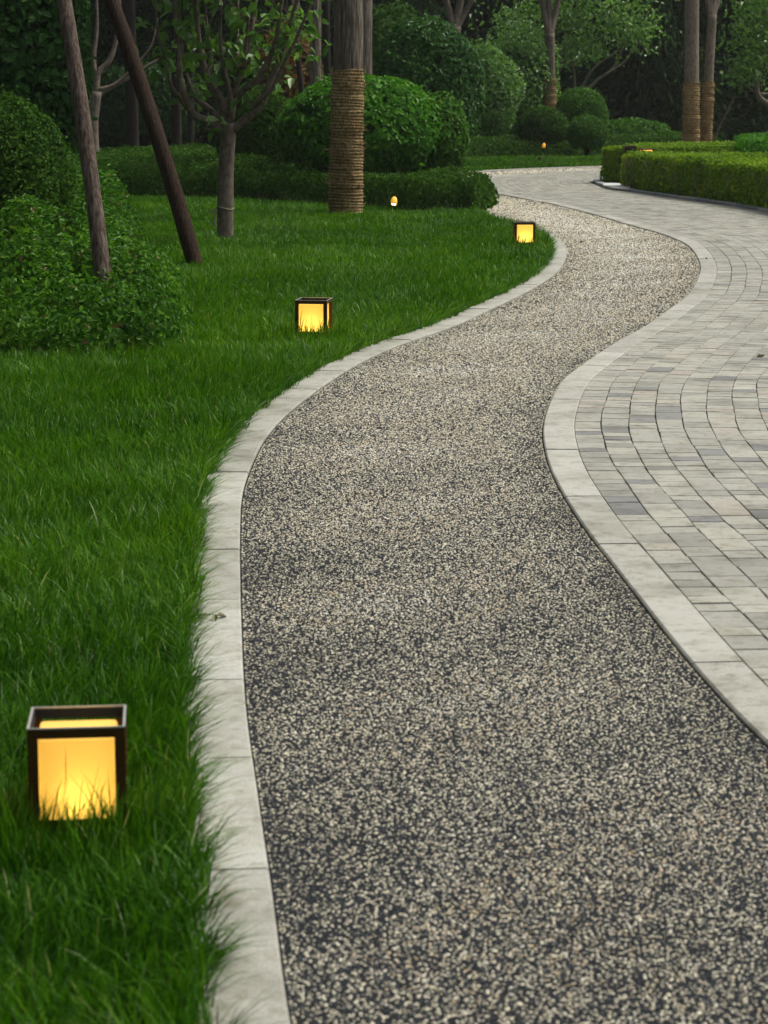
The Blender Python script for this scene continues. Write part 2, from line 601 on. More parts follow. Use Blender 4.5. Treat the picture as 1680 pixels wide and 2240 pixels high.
# gravel path: binder sheet + pebbles
go, ga, gb = strip('gravel_path', LC, match(LC, RC), 0.006, M['bedbase'])
tag(go, kind='structure')
mbp = MB()
sA = arc(LC)
matchR = match(LC, RC)
s = 0.0
S, Tt, SZ = [], [], []
tot = sA[-1]
while s < tot:
    y = np.interp(s, sA, LC[:, 1])
    x = np.interp(s, sA, LC[:, 0])
    if y < 2.6 or x > 9:
        s += 0.1
        continue
    a = float(np.interp(y, [5, 9, 14, 20, 30, 40], [.0064, .0071, .0088, .012, .018, .028]))
    m = int(1.19 / a)
    S.append(np.full(m, s))
    Tt.append((np.arange(m) + RNG.random()) / m)
    SZ.append(np.full(m, a))
    s += a * 0.92
S, Tt, SZ = map(np.concatenate, (S, Tt, SZ))
S = S + RNG.normal(0, 0.23, len(S)) * SZ
Tt = np.clip(Tt + RNG.normal(0, 0.23, len(Tt)) * SZ / 1.19, 0.006, 0.994)
ax = np.stack([np.interp(S, sA, LC[:, k]) for k in (0, 1)], 1)
bx = np.stack([np.interp(S, sA, matchR[:, k]) for k in (0, 1)], 1)
PB = ax + (bx - ax) * Tt[:, None]
keep = np.abs(PB[:, 0]) < 0.17 * PB[:, 1] + 0.7
PB, SZ, TK = PB[keep], SZ[keep], Tt[keep]
npb = len(PB)
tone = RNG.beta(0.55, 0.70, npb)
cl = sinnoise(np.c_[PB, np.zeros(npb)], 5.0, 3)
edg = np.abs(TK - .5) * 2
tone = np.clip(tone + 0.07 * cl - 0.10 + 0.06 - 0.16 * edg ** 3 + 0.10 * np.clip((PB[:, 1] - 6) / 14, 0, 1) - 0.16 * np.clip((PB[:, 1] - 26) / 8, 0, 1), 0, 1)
rad = SZ * np.clip(RNG.normal(0.47, 0.085, npb), .3, .7) * (0.95 + 0.18 * (tone > 0.55))
asp = RNG.uniform(0.62, 1.0, npb)
ang = RNG.random(npb) * PI
hz = rad * RNG.uniform(0.35, 0.62, npb) * (0.8 + 0.45 * (tone > 0.5))
z0 = 0.004
ns = 6
th = np.arange(ns) / ns * 2 * PI
jit = RNG.uniform(0.85, 1.15, (npb, ns))
lx = np.cos(th)[None] * rad[:, None] * jit
ly = np.sin(th)[None] * (rad * asp)[:, None] * jit
ca, sa = np.cos(ang)[:, None], np.sin(ang)[:, None]
rx, ry = lx * ca - ly * sa, lx * sa + ly * ca
near = PB[:, 1] + RNG.uniform(-2.5, 2.5, npb) < 16
for sel, lod in ((near, 1), (~near, 0)):
    k = sel.sum()
    if lod:
        r0 = np.stack([PB[sel, 0, None] + rx[sel], PB[sel, 1, None] + ry[sel], np.full((k, ns), z0)], -1)
        r1 = np.stack([PB[sel, 0, None] + rx[sel] * .72, PB[sel, 1, None] + ry[sel] * .72, z0 + 0.0012 + hz[sel, None] * np.full((1, ns), 0.75)], -1)
        ap = np.stack([PB[sel, 0], PB[sel, 1], z0 + 0.0014 + hz[sel]], -1)[:, None]
        V = np.concatenate([r0, r1, ap], 1)
        o = np.arange(k)[:, None] * (2 * ns + 1)
        j = np.arange(ns)
        j2 = (j + 1) % ns
        q = (o[..., None] + np.stack([j, j2, ns + j2, ns + j], -1)[None]).reshape(-1, 4)
        t = (o[..., None] + np.stack([ns + j, ns + j2, np.full(ns, 2 * ns)], -1)[None]).reshape(-1, 3)
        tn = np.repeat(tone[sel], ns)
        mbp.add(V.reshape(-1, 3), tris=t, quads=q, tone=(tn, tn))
    else:
        r0 = np.stack([PB[sel, 0, None] + rx[sel], PB[sel, 1, None] + ry[sel], np.full((k, ns), z0)], -1)
        ap = np.stack([PB[sel, 0], PB[sel, 1], z0 + 0.0014 + hz[sel]], -1)[:, None]
        V = np.concatenate([r0, ap], 1)
        o = np.arange(k)[:, None] * (ns + 1)
        j = np.arange(ns)
        t = (o[..., None] + np.stack([j, (j + 1) % ns, np.full(ns, ns)], -1)[None]).reshape(-1, 3)
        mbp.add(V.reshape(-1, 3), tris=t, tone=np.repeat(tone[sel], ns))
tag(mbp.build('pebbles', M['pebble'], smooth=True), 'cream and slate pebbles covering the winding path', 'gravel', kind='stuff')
print('pebbles', npb)


def kerb(name, C, Nrm, w, top, mat, lens, ymin=1.0, cut=None, seed=1):
    """stones along C, extending w along Nrm"""
    rg = np.random.default_rng(seed)
    s = arc(C)
    mb = MB()
    p = 0.0
    while p < s[-1] - 0.3:
        L = rg.uniform(*lens)
        e = min(p + L, s[-1])
        g = rg.uniform(0.004, 0.010)
        k = max(2, int(L / 0.09))
        q = np.linspace(p + g * .5, e - g * .5, k)
        c = np.stack([np.interp(q, s, C[:, i]) for i in (0, 1)], 1)
        nn = unit(np.stack([np.interp(q, s, Nrm[:, i]) for i in (0, 1)], 1))
        t = top + rg.normal(0, 0.001)
        prof = [(0, -0.02), (0, t - .005), (.005, t), (w - .005, t), (w, t - .005), (w, -0.02)]
        V = np.stack([np.c_[c + nn * a, np.full(k, z)] for a, z in prof], 1).reshape(-1, 3)
        i = np.arange(k - 1)[:, None] * 6
        j = np.arange(5)[None]
        Q = np.stack([i + j, i + j + 1, i + 7 + j, i + 6 + j], -1).reshape(-1, 4)
        b = (k - 1) * 6
        Q = np.vstack([Q, [[0, 1, 4, 5], [1, 2, 3, 4], [b, b + 5, b + 4, b + 1], [b + 1, b + 4, b + 3, b + 2]]])
        mb.add(V, quads=Q, tone=rg.random())
        p = e
    return tag(mb.build(name, mat), kind='structure')


kerb('lawn_kerb', LC, LN, KW_L, 0.020, M['kerb'], (0.55, 0.95), seed=4)
kerb('road_kerb', RC, -RN, KW_R, 0.019, M['kerb'], (0.45, 1.0), seed=5)

# island (hedge bed) edge seen from the road
Kp = [(1680, 468), (1600, 453), (1500, 439), (1400, 425), (1345, 416), (1312, 408.5), (1299, 402), (1300, 397.5), (1322, 392.5)]
Kg = [(3.6, 2.0), (4.2, 8.0), (4.7, 13.0), (5.1, 19.0), (4.95, 24.0)] + [tuple(G(*p)[:2]) for p in Kp] + [(4.4, 38.9), (5.6, 39.6), (8, 40.8), (12, 42.2), (16, 43)]
KC = curve(Kg, 0.05, 0.5)
KN = left_normal(KC)
kerb('hedge_kerb', KC, -KN, 0.12, 0.05, M['kerb_blue'], (0.5, 1.0), seed=6)
island = np.vstack([KC[::6] - KN[::6] * 0.1, [(16, 2.0)]])
road_poly = np.vstack([KO[::6], KC[::-6]])
mb = MB()
# soil of the island: fan of thin strips
n = len(KC)
Vi = np.concatenate([np.c_[KC - KN * 0.11, np.full(n, 0.03)], np.c_[np.maximum(KC[:, 0] + 3, 14), KC[:, 1], np.full(n, 0.03)]])
i = np.arange(n - 1)
mb.add(np.array([[3.55, 2, .03], [14, 2, .03], [14, 44, .03], [9, 40.9, .03], [5.7, 39.2, .03], [4.5, 38.5, .03], [3.75, 37.4, .03], [3.5, 36.4, .03], [3.55, 34.9, .03],
                 [4.0, 32.6, .03], [4.6, 29, .03], [5.2, 24, .03], [5.35, 19, .03], [4.95, 13, .03], [4.45, 8, .03]]),
       tris=[[0, 1, 14], [14, 1, 13], [13, 1, 12], [12, 1, 2], [12, 2, 11], [11, 2, 10], [10, 2, 9], [9, 2, 3], [9, 3, 4], [9, 4, 8], [8, 4, 5], [8, 5, 7], [7, 5, 6]])
tag(mb.build('planting_bed', M['soil']), kind='structure')

# paved road: dirt sheet + pavers in courses that follow the kerb
rs, _, _ = strip('paved_road', KO, match(KO, KC), 0.004, M['joint'])
tag(rs, kind='structure')
mb = MB()
sK = arc(KO)
rgp = np.random.default_rng(21)
pitch = 0.1215
rows = []
for c in range(46):
    p = rgp.uniform(0, 0.2)
    gw = rgp.uniform(0.0025, 0.0055) if c else 0.004
    while p < sK[-1] - 0.4:
        L = rgp.choice([0.10, 0.12, 0.16, 0.20, 0.24, 0.30], p=[.34, .26, .19, .13, .05, .03])
        rows.append((c, p, L, gw, rgp.choice([0.004, 0.008, 0.013], p=[.3, .4, .3])))
        p += L
rows = np.array(rows)
mid = rows[:, 1] + rows[:, 2] * .5
dm = (rows[:, 0] + .5) * pitch


def at_off(s, d):
    c = np.stack([np.interp(s, sK, KO[:, i]) for i in (0, 1)], 1)
    nn = unit(np.stack([np.interp(s, sK, RN[:, i]) for i in (0, 1)], 1))
    return c - nn * d[:, None]


cen = at_off(mid, dm)
ok = (np.abs(cen[:, 0]) < 0.17 * cen[:, 1] + 1.2) & (cen[:, 1] > 2.5) & inside(cen, road_poly)
rows, mid, dm, cen = rows[ok], mid[ok], dm[ok], cen[ok]
d0, _ = edge_dist(cen, KO[::3], closed=False)
ok = d0 > dm - 0.03
rows, cen, dm = rows[ok], cen[ok], dm[ok]
# course joints wander a little
npv = len(rows)


def wander(s, c):
    return 0.0028 * np.sin(s * 2.1 + c * 1.3) + 0.0022 * np.sin(s * 5.3 + c * 2.9) + rgp.normal(0, 0.0012, len(s))


c_, p_, L_, g_, x_ = rows.T
din0 = c_ * pitch + g_ * .5 + wander(p_, c_) * (c_ > 0)
din1 = c_ * pitch + g_ * .5 + wander(p_ + L_, c_) * (c_ > 0)
dou0 = (c_ + 1) * pitch - g_ * .5 + wander(p_, c_ + 1)
dou1 = (c_ + 1) * pitch - g_ * .5 + wander(p_ + L_, c_ + 1)
sk = rgp.normal(0, 0.003, npv)
corners = [at_off(p_ + x_ * .5, din0), at_off(p_ + L_ - x_ * .5 + sk * 0, din1), at_off(p_ + L_ - x_ * .5 + sk * 0, dou1), at_off(p_ + x_ * .5, dou0)]
Ct = np.stack(corners, 1)
cm = Ct.mean(1, keepdims=True)
top = Ct + unit(cm - Ct) * 0.0022
zt = 0.0155 + rgp.normal(0, 0.0007, (npv, 1)) + rgp.normal(0, 0.0006, (npv, 4))
V = np.concatenate([np.dstack([Ct, zt - 0.0025]), np.dstack([top, zt]), np.dstack([Ct, np.full((npv, 4), 0.0)])], 1)
o = np.arange(npv)[:, None, None] * 12
F = [[4, 7, 6, 5]] + [[k, 4 + k, 4 + (k + 1) % 4, (k + 1) % 4] for k in range(4)] + [[8 + k, k, (k + 1) % 4, 8 + (k + 1) % 4] for k in range(4)]
Q = (o + np.array(F)[None]).reshape(-1, 4)
cl = sinnoise(np.c_[cen, np.zeros(npv)], 1.1, 8)
tn = 0.16 + 0.84 * np.clip(rgp.beta(2.2, 2.0, npv) + 0.16 * cl, 0, 1)
darkp = 0.02 + 0.11 * np.exp(-((cen[:, 1] - 9.2) / 2.2) ** 2) * (cen[:, 0] < 2.2) + 0.02 * (cl > .4)
tn = np.where(rgp.random(npv) < darkp, rgp.uniform(0.0, 0.12, npv), tn)
mb.add(V.reshape(-1, 3), quads=Q, tone=np.repeat(tn, 9))
pv = mb.build('pavers', M['paver'], rs)
print('pavers', npv)

# ------------------------------------------------------------------ plants
def shrub_mesh(rx, ry, rz, nleaf, L, W, seed, bumps=0.085, freq=3.2, zlow=-0.75, depth=0.3, gap=0.0, spread=0.8, lobes=None, mb=None, center=(0, 0, 0)):
    rg = np.random.default_rng(seed)
    mb = mb or MB()
    d = unit(rg.normal(0, 1, (int(nleaf * 1.6), 3)))
    d = d[d[:, 2] > zlow][:nleaf]
    n = len(d)
    f = 1 + bumps * sinnoise(d, freq, seed) + bumps * .6 * sinnoise(d, freq * 2.6, seed + 1)
    u = rg.random(n)
    r = f * (1 - depth * u ** 2.2) * np.where(rg.random(n) < .035, rg.uniform(1.03, 1.11, n), 1.0)
    if gap > 0:
        kk = (sinnoise(d, freq * 2.2, seed + 2) > -1 + gap) | (u > 0.55)
        d, r, u = d[kk], r[kk], u[kk]
        n = len(d)
    R = np.array([rx, ry, rz])
    P = d * R * r[:, None] + np.array(center)
    N = unit(d / R)
    N = unit(N * 1.0 + np.array([0, -0.1, 0.35]))
    ton = np.clip(rg.beta(2, 2, n) + 0.18 * sinnoise(P, 4.0 / max(rx, .3), seed + 3), 0, 1)
    leaves(mb, P, N, L, W, rg, spread=spread, tone=ton)
    # inner foliage
    m = n // 4
    d2 = unit(rg.normal(0, 1, (m, 3)))
    d2 = d2[d2[:, 2] > zlow]
    P2 = d2 * R * rg.uniform(0.55, 0.78, (len(d2), 1)) + np.array(center)
    leaves(mb, P2, unit(d2 + .2), L * 2.2, W * 2.4, rg, spread=1.0)
    return mb


def stem_mesh(h, r, seed, k=7, spread=0.5):
    rg = np.random.default_rng(seed)
    mb = MB()
    for q in range(k):
        a = rg.random() * 6.28
        e = np.array([math.cos(a) * spread * rg.uniform(.3, 1), math.sin(a) * spread * rg.uniform(.3, 1), h * rg.uniform(.8, 1)])
        tube(mb, [[0.03 * math.cos(a), .03 * math.sin(a), -0.02], e * np.array([.35, .35, .5]), e], [r, r * .7, r * .3], 6, 6)
    return mb


def shrub(name, px, Y, rx, ry, ztop, zbot, mat, nleaf, L, W, seed, label, cat='shrub', group=None, stems=True, **kw):
    x = at(px, 300, Y)[0]
    rz = (ztop - zbot) / 2
    o = empty(name, (x, Y, 0))
    tag(o, label, cat, group)
    shrub_mesh(rx, ry, rz, nleaf, L, W, seed, center=(0, 0, (ztop + zbot) / 2), **kw).build('foliage', M[mat], o)
    if stems:
        stem_mesh(ztop * .75, 0.02, seed, 8, rx * .55).build('stems', M['bark_dark'], o)
    return o


def bed_mesh(poly, h, nleaf, L, W, seed, edge=0.25, hn=0.06, spread=0.9, base=(0, 0), side=0.35, hfun=None, deep=0.16, shoot=0.03, gap=0.0):
    """leaves over a clipped bed of plan poly and height h"""
    rg = np.random.default_rng(seed)
    poly = np.asarray(poly, float)
    lo, hi = poly.min(0), poly.max(0)
    P = np.empty((0, 2))
    while len(P) < nleaf:
        q = rg.uniform(lo, hi, (nleaf * 2, 2))
        P = np.vstack([P, q[inside(q, poly)]])
    P = P[:nleaf]
    D, NP = edge_dist(P, poly)
    k = np.clip(D / edge, 0, 1)
    P3 = np.c_[P, np.zeros(len(P))]
    hh = h + hn * sinnoise(P3, 2.2, seed) + hn * .6 * sinnoise(P3, 6.5, seed + 1)
    if hfun:
        hh = hh * hfun(P)
    z = hh * np.sqrt(np.clip(1 - (1 - k) ** 2, 0.02, 1))
    out = unit(NP - P)
    N = np.c_[out * (1 - k)[:, None], 0.25 + k]
    u = rg.random(len(P))
    z = z - np.minimum(deep, h * .45) * u ** 2.0
    z = z + np.where(rg.random(len(P)) < .05, rg.uniform(.01, shoot, len(P)), 0)
    zi = z
    ton = np.clip(rg.beta(2, 2, len(P)) * .85 + 0.2 * sinnoise(P3, 2.5, seed + 3), 0, 0.95)
    ton = np.where(rg.random(len(P)) < 0.012, 1.0, ton)
    mb = MB()
    kp = (sinnoise(P3, 8.0, seed + 9) * .6 + sinnoise(P3, 19.0, seed + 10) * .5 > -1 + gap * 2) if gap else np.ones(len(P), bool)
    leaves(mb, np.c_[P - np.array(base), z][kp], N[kp], L, W, rg, spread=spread, tone=ton[kp])
    ki = np.arange(len(P)) % 4 == 0
    leaves(mb, np.c_[P[ki] - np.array(base), zi[ki] * rg.uniform(.25, .8, ki.sum())], N[ki] + rg.normal(0, .4, (ki.sum(), 3)), L * 1.9, W * 2.1, rg, spread=1.0)
    # sides
    m = int(nleaf * side)
    seg = np.roll(poly, -1, 0) - poly
    ln = np.hypot(*seg.T)
    kseg = rg.choice(len(poly), m, p=ln / ln.sum())
    t = rg.random(m)
    q = poly[kseg] + seg[kseg] * t[:, None]
    cen = poly.mean(0)
    nn = np.stack([seg[kseg, 1], -seg[kseg, 0]], 1)
    nn = unit(nn)
    tst = inside(q[:500] + nn[:500] * 0.02, poly).mean()
    if tst > 0.5:
        nn = -nn
    q3 = np.c_[q, np.zeros(m)]
    zz = rg.random(m) ** .85 * h * 0.94
    bulge = 0.05 * sinnoise(np.c_[q, zz * 2], 7.0, seed + 6)
    q = q - nn * (0.02 + 0.10 * rg.random(m) ** 2)[:, None] + nn * bulge[:, None] - nn * (edge * .55 * (zz / h) ** 3)[:, None]
    ton = np.clip(rg.beta(2, 2, m) * .85 + 0.2 * sinnoise(np.c_[q, zz], 5.0, seed + 4), 0, 0.95)
    leaves(mb, np.c_[q - np.array(base), zz], np.c_[nn, np.full(m, .25)], L, W, rg, spread=spread, tone=ton)
    return mb


def bed(name, poly, h, nleaf, L, W, seed, mat, label, cat, stems=0, group=None, **kw):
    poly = np.asarray(poly, float)
    base = poly.mean(0)
    o = empty(name, (base[0], base[1], 0))
    tag(o, label, cat, group)
    bed_mesh(poly, h, nleaf, L, W, seed, base=base, **kw).build('foliage', M[mat], o)
    if stems:
        rg = np.random.default_rng(seed)
        mb = MB()
        seg = np.roll(poly, -1, 0) - poly
        ln = np.hypot(*seg.T)
        for q in range(stems):
            k = rg.choice(len(poly), p=ln / ln.sum())
            c = poly[k] + seg[k] * rg.random()
            c = c + (base - c) / (np.linalg.norm(base - c) + 1e-6) * rg.uniform(0.03, 0.1) - base
            tube(mb, [[c[0], c[1], -0.01], [c[0] + rg.normal(0, .03), c[1] + rg.normal(0, .03), h * .5], [c[0] + rg.normal(0, .05), c[1] + rg.normal(0, .05), h * .85]],
                 [.006, .005, .003], 5, 4)
        tag(mb.build('stems', M['bark_smooth'], o), kind='stuff')
    return o


def gp(px, py, z=0.0):
    return tuple(G(px, py, z)[:2])


# ---- groundcover and shrubs at left, in front
bed('groundcover_bed', [gp(-60, 792), gp(120, 796), gp(260, 792), gp(350, 785), gp(405, 765), gp(425, 735), gp(418, 704), gp(392, 668), gp(350, 628), gp(300, 585), gp(245, 560), gp(150, 540), gp(-60, 530)],
    0.46, 52000, 0.041, 0.024, 101, 'leaf_ground', 'sprawling small-leaved groundcover at left from which the grey pole rises', 'groundcover', edge=0.40, hn=0.15, side=0.25, shoot=.10, deep=.2, gap=.36,
    hfun=lambda P: np.clip(.55 + (-1.1 - P[:, 0]) * 1.15, .5, 1.75) * np.clip(.42 + (P[:, 1] - 12.7) * .3, .42, 1.0))
shrub('round_shrub', 5, 16.2, 0.52, 0.5, 1.42, -0.05, 'leaf_deep', 26000, 0.034, 0.02, 102, 'round tiny-leaved shrub cut by the left photo edge, above the groundcover', gap=0.45, bumps=0.075, freq=5, depth=.4)
shrub('broadleaf_shrub', 30, 22.5, 0.78, 0.7, 3.6, 0.1, 'leaf_dark', 8000, 0.095, 0.058, 103, 'tall dark shrub with broad glossy leaves filling the upper left corner', gap=0.2, bumps=0.08, depth=0.4)

# ---- low hedge bed behind the lawn
bedA = [gp(120, 436), gp(250, 438), gp(400, 440), gp(560, 446), gp(690, 452), gp(800, 460), gp(930, 466), gp(1040, 468), gp(1075, 460), gp(1085, 448)]
bedA += [(1.02, 30.3), (0.75, 31.8), (0.3, 34.5), (-0.5, 38), (-3.0, 41.5), (-6.2, 41.5), (-5.4, 36)]
bed('low_hedge', bedA, 0.44, 52000, 0.052, 0.031, 111, 'leaf_deep', 'long low dark hedge along the back edge of the left lawn, around the rope-wrapped trunk', 'hedge', edge=0.30, hn=0.11, side=0.45, gap=.08)

shrub('dark_shrub', 556, 34.0, 0.58, 0.5, 1.55, 0.2, 'leaf_deep', 9000, 0.055, 0.033, 121, 'dark small-leaved shrub between the small branching tree and the bright round shrub')
shrub('bright_shrub', 788, 31.2, 1.08, 0.9, 1.68, 0.12, 'leaf_bright', 13500, 0.10, 0.056, 122, 'big bright green rounded shrub right behind the thick rope-wrapped trunk', gap=0.15)
shrub('glossy_shrub', 956, 31.6, 0.43, 0.5, 1.42, 0.1, 'leaf_mid', 7000, 0.07, 0.042, 123, 'medium green rounded shrub tucked against the right side of the bright round shrub', gap=0.15)
shrub('tall_dark_shrub', 931, 36.5, 0.92, 0.9, 2.52, 0.15, 'leaf_dark', 15000, 0.085, 0.05, 124, 'tall dark glossy dome-shaped shrub behind the bright round shrub', gap=0.3)

# ---- far side of the road
far_bed = [(1.2, 46.6), gp(1010, 349), gp(1120, 348), gp(1230, 347), gp(1310, 345), gp(1380, 341), (7.5, 52), (8.5, 58), (1.0, 58)]
bed('far_low_hedge', far_bed, 0.42, 22000, 0.065, 0.04, 131, 'leaf_deep', 'low far hedge behind the grass strip across the road, amber light in it', 'hedge', edge=0.6, hn=0.07, side=0.35)
shrub('ball_shrub', 1270, 52.5, 0.62, 0.6, 1.52, 0.2, 'leaf_mid', 9000, 0.06, 0.034, 132, 'largest of the three clipped ball shrubs beyond the road', bumps=0.03, group='clipped ball shrubs')
shrub('ball_shrub', 1187, 50.5, 0.57, 0.6, 1.10, 0.15, 'leaf_deep', 8000, 0.06, 0.034, 133, 'leftmost of the three clipped ball shrubs beyond the road', bumps=0.03, group='clipped ball shrubs')
shrub('ball_shrub', 1284, 49.6, 0.43, 0.45, 0.93, 0.12, 'leaf_mid', 6000, 0.055, 0.032, 134, 'smallest clipped ball shrub, in front of the largest one beyond the road', bumps=0.03, group='clipped ball shrubs')
shrub('loose_shrub', 1040, 53.0, 1.05, 0.9, 2.5, 0.1, 'leaf_light', 7000, 0.095, 0.05, 135, 'loose light green shrub right of the tall dark dome shrub, in front of the wood', gap=0.45, bumps=0.2, depth=.6)
shrub('loose_shrub', 1135, 55.0, 1.0, 0.9, 2.9, 0.1, 'leaf_light', 7000, 0.10, 0.055, 136, 'airy pale green shrub left of the forked rope-wrapped tree', gap=0.45, bumps=0.22, depth=.6)

# ---- clipped hedges on the right
H1 = [gp(1358, 414), gp(1420, 426), gp(1500, 437), gp(1600, 451), gp(1690, 468), gp(1800, 495), (6.9, 26), (6.6, 30), (6.0, 33.2), (4.8, 34.9)]
bed('box_hedge', H1, 0.56, 46000, 0.046, 0.028, 141, 'leaf_hedge', 'yellow-green clipped box hedge in front on the right, its leafy side facing the road', 'hedge', stems=160, edge=0.10, hn=0.03, side=1.0, spread=0.85, deep=.07)
H0 = [gp(1312, 403), gp(1374, 405), (5.1, 36.6), (6.4, 37.2), (6.4, 39.3), (4.6, 38.2), (3.55, 37.0)]
bed('box_hedge', H0, 0.60, 24000, 0.042, 0.025, 142, 'leaf_hedge', 'narrow hedge end behind the front box hedge, at the planted island tip', 'hedge', stems=60, edge=0.10, hn=0.02, side=0.8, spread=0.85, deep=.07)
H2 = [(5.35, 35.6), (6.9, 33.8), (9.0, 33.0), (10.5, 40.0), (7.0, 41.2), (5.9, 39.6)]
bed('broadleaf_hedge', H2, 0.74, 20000, 0.06, 0.035, 143, 'leaf_bright', 'rich green broad-leaved hedge mass behind the yellow-green box hedge at the right edge', 'hedge', edge=0.2, hn=0.04, side=0.4)

# ---- trees
def crown_mesh(R, nleaf, L, W, seed, lobes=9, flat=0.6):
    """wide crown made of leaf clumps around (0,0,0)"""
    rg = np.random.default_rng(seed)
    mb = MB()
    per = nleaf // lobes
    for k in range(lobes):
        d = unit(rg.normal(0, 1, 3))
        c = d * R * rg.uniform(.25, .7) * np.array([1, 1, flat])
        r = R * rg.uniform(.35, .55)
        p = unit(rg.normal(0, 1, (per, 3)))
        P = c + p * r * rg.uniform(.35, 1.0, (per, 1)) * np.array([1, 1, flat * 1.1])
        leaves(mb, P, unit(p + np.array([0, 0, .6])), L, W, rg, spread=1.0)
    return mb


CROWN = [crown_mesh(2.4, 3600, 0.20, 0.13, 300 + k).build('crown', M['leaf_mid']) for k in range(2)]
CROWN_MESH = [c.data for c in CROWN]
for c in CROWN:
    bpy.data.objects.remove(c)


def add_crown(root, x, y, z, s=1.0, k=0, rot=0.0, mat=None):
    o = link('crown', CROWN_MESH[k % 2], root)
    o.location = (x, y, z + 1.6)
    o.scale = (s * .92,) * 3
    o.rotation_euler = (0, 0, rot)
    return o


def rope_wrap(mb, r0, r1, z1, turns, lean=(0, 0), seed=0, ns=28, fibres=60, z0=0.0):
    rg = np.random.default_rng(seed)
    per = 6
    m = turns * per + 1
    zz = np.linspace(z0, z1, m)
    th = np.arange(ns) / ns * 2 * PI
    ph = np.linspace(0, turns, m)
    amp = (z1 - z0) / turns * 0.46
    tw = np.interp(np.arange(m), np.arange(0, m, per), rg.normal(0, amp * .28, len(range(0, m, per))))
    prof = np.abs(np.sin(PI * (ph[:, None] + th[None] / (2 * PI)))) ** 0.55
    r = (r0 + (r1 - r0) * (zz / z1))[:, None] + amp * prof + tw[:, None] + rg.normal(0, amp * .07, (m, ns))
    cx = lean[0] * zz / z1
    cy = lean[1] * zz / z1
    zj = zz[:, None] + 0.25 * amp * np.sin(th[None] * 2 + ph[:, None])
    V = np.stack([cx[:, None] + r * np.cos(th), cy[:, None] + r * np.sin(th), zj], -1).reshape(-1, 3)
    i = np.arange(m - 1)[:, None] * ns
    j = np.arange(ns)[None]
    j2 = (j + 1) % ns
    mb.add(V, quads=np.stack([i + j, i + j2, i + ns + j2, i + ns + j], -1).reshape(-1, 4))
    # closed top lip
    b = (m - 1) * ns
    top = V[b:b + ns]
    inner = np.stack([cx[-1] + (top[:, 0] - cx[-1]) * .8, cy[-1] + (top[:, 1] - cy[-1]) * .8, top[:, 2]], 1)
    k = np.arange(ns)
    mb.add(np.vstack([top, inner]), quads=np.stack([k, (k + 1) % ns, ns + (k + 1) % ns, ns + k], 1))
    for f in range(fibres):
        a = rg.uniform(PI, 2 * PI) if rg.random() < .8 else rg.random() * 6.28
        h = rg.uniform(z0 + .02, z1)
        rr = r0 + (r1 - r0) * h / z1 + amp * 1.15
        t = h / z1
        p = np.array([lean[0] * t + rr * math.cos(a), lean[1] * t + rr * math.sin(a), h])
        tang = np.array([-math.sin(a), math.cos(a), 0])
        nrm = np.array([math.cos(a), math.sin(a), 0])
        ln = rg.uniform(.05, .15)
        q = p + tang * ln * rg.normal(0, .8) + nrm * ln * rg.uniform(.05, .4) + np.array([0, 0, ln * rg.normal(0, .7)])
        tube(mb, [p, (p + q) / 2 + nrm * .004, q], [.0042, .0036, .0018], 4, cap=False)
    return mb


def branch_pts(px_pts, Y, dY):
    k = len(px_pts)
    return [at(p[0], p[1], Y + dY * (q / max(1, k - 1))) for q, p in enumerate(px_pts)]


def local(P, root):
    return np.asarray(P) - np.array(root.location)


# thick rope-wrapped tree
b = G(756, 476)
root = empty('tree', tuple(b))
tag(root, 'thick fissured trunk wrapped in straw rope standing in the lawn before the bright round shrub', 'tree')
rad = 33 * pxm(b[1])
tube(MB(), [[0, 0, -.05], [0.02, 0, 1.0], [0.04, 0, 2.2], [0.03, 0.02, 4.0], [0.1, .1, 6.5]], [rad * 1.02, rad * .98, rad * .94, rad * .88, rad * .6], 28, 60, wob=0.012).build('trunk', M['bark_grey'], root, smooth=True)
rope_wrap(MB(), rad * 1.06, rad * 0.98, 1.71, 47, (0.03, 0), 31, 36, 170).build('rope_wrap', M['rope'], root, smooth=True)
add_crown(root, 0.1, 0.3, 6.8, 1.15, 0)

# second bare trunk behind it
root = empty('tree', (at(792, 160, 33.5)[0], 33.5, 0))
tag(root, 'bare grey trunk half hidden behind the thick rope-wrapped trunk', 'tree')
tube(MB(), [[0, 0, -.05], [0.0, 0, 2.0], [0.02, 0, 4.0], [0.1, 0, 6.5]], [.155, .145, .135, .09], 20, 40, wob=0.015, seed=3).build('trunk', M['bark_grey'], root, smooth=True)
add_crown(root, 0.3, 0.5, 7.0, 1.1, 1, 1.0)


def simple_tree(px, Y, r, label, mat='bark_dark', lean=(0, 0), crown=True, h=7.0, k=0, forks=(), rope=None, s=1.1, cz=None, cmat=None, group=None, seed=0):
    root = empty('tree', (at(px, 250, Y)[0], Y, 0))
    tag(root, label, 'tree', group)
    fz = forks[0] if forks else h
    tube(MB(), [[0, 0, -.05], [lean[0] * .4, lean[1] * .4, fz * .5], [lean[0], lean[1], fz]], [r, r * .93, r * (.86 if forks else .6)], 14, 24, wob=0.02, seed=seed).build('trunk', M[mat], root, smooth=True)
    if forks:
        for (dx, dz, rr) in forks[1]:
            tube(MB(), [[lean[0] * .97, lean[1], fz - r * .8], [lean[0] + dx * .35, lean[1] + rr * .3, fz + dz * .3], [lean[0] + dx, lean[1], fz + dz]],
                 [r * rr, r * rr * .85, r * rr * .5], 10, 12, wob=0.02, seed=seed + 3).build('branch', M[mat], root, smooth=True)
    if rope:
        rope_wrap(MB(), r * 1.1, r * 1.05, rope, int(rope / 0.045), (lean[0] * rope / fz * .9, lean[1]), seed + 40, 20, 16).build('rope_wrap', M['rope'], root, smooth=True)
    if crown:
        add_crown(root, lean[0] * 1.3, lean[1], cz or h, s, k, seed * 1.7)
    return root


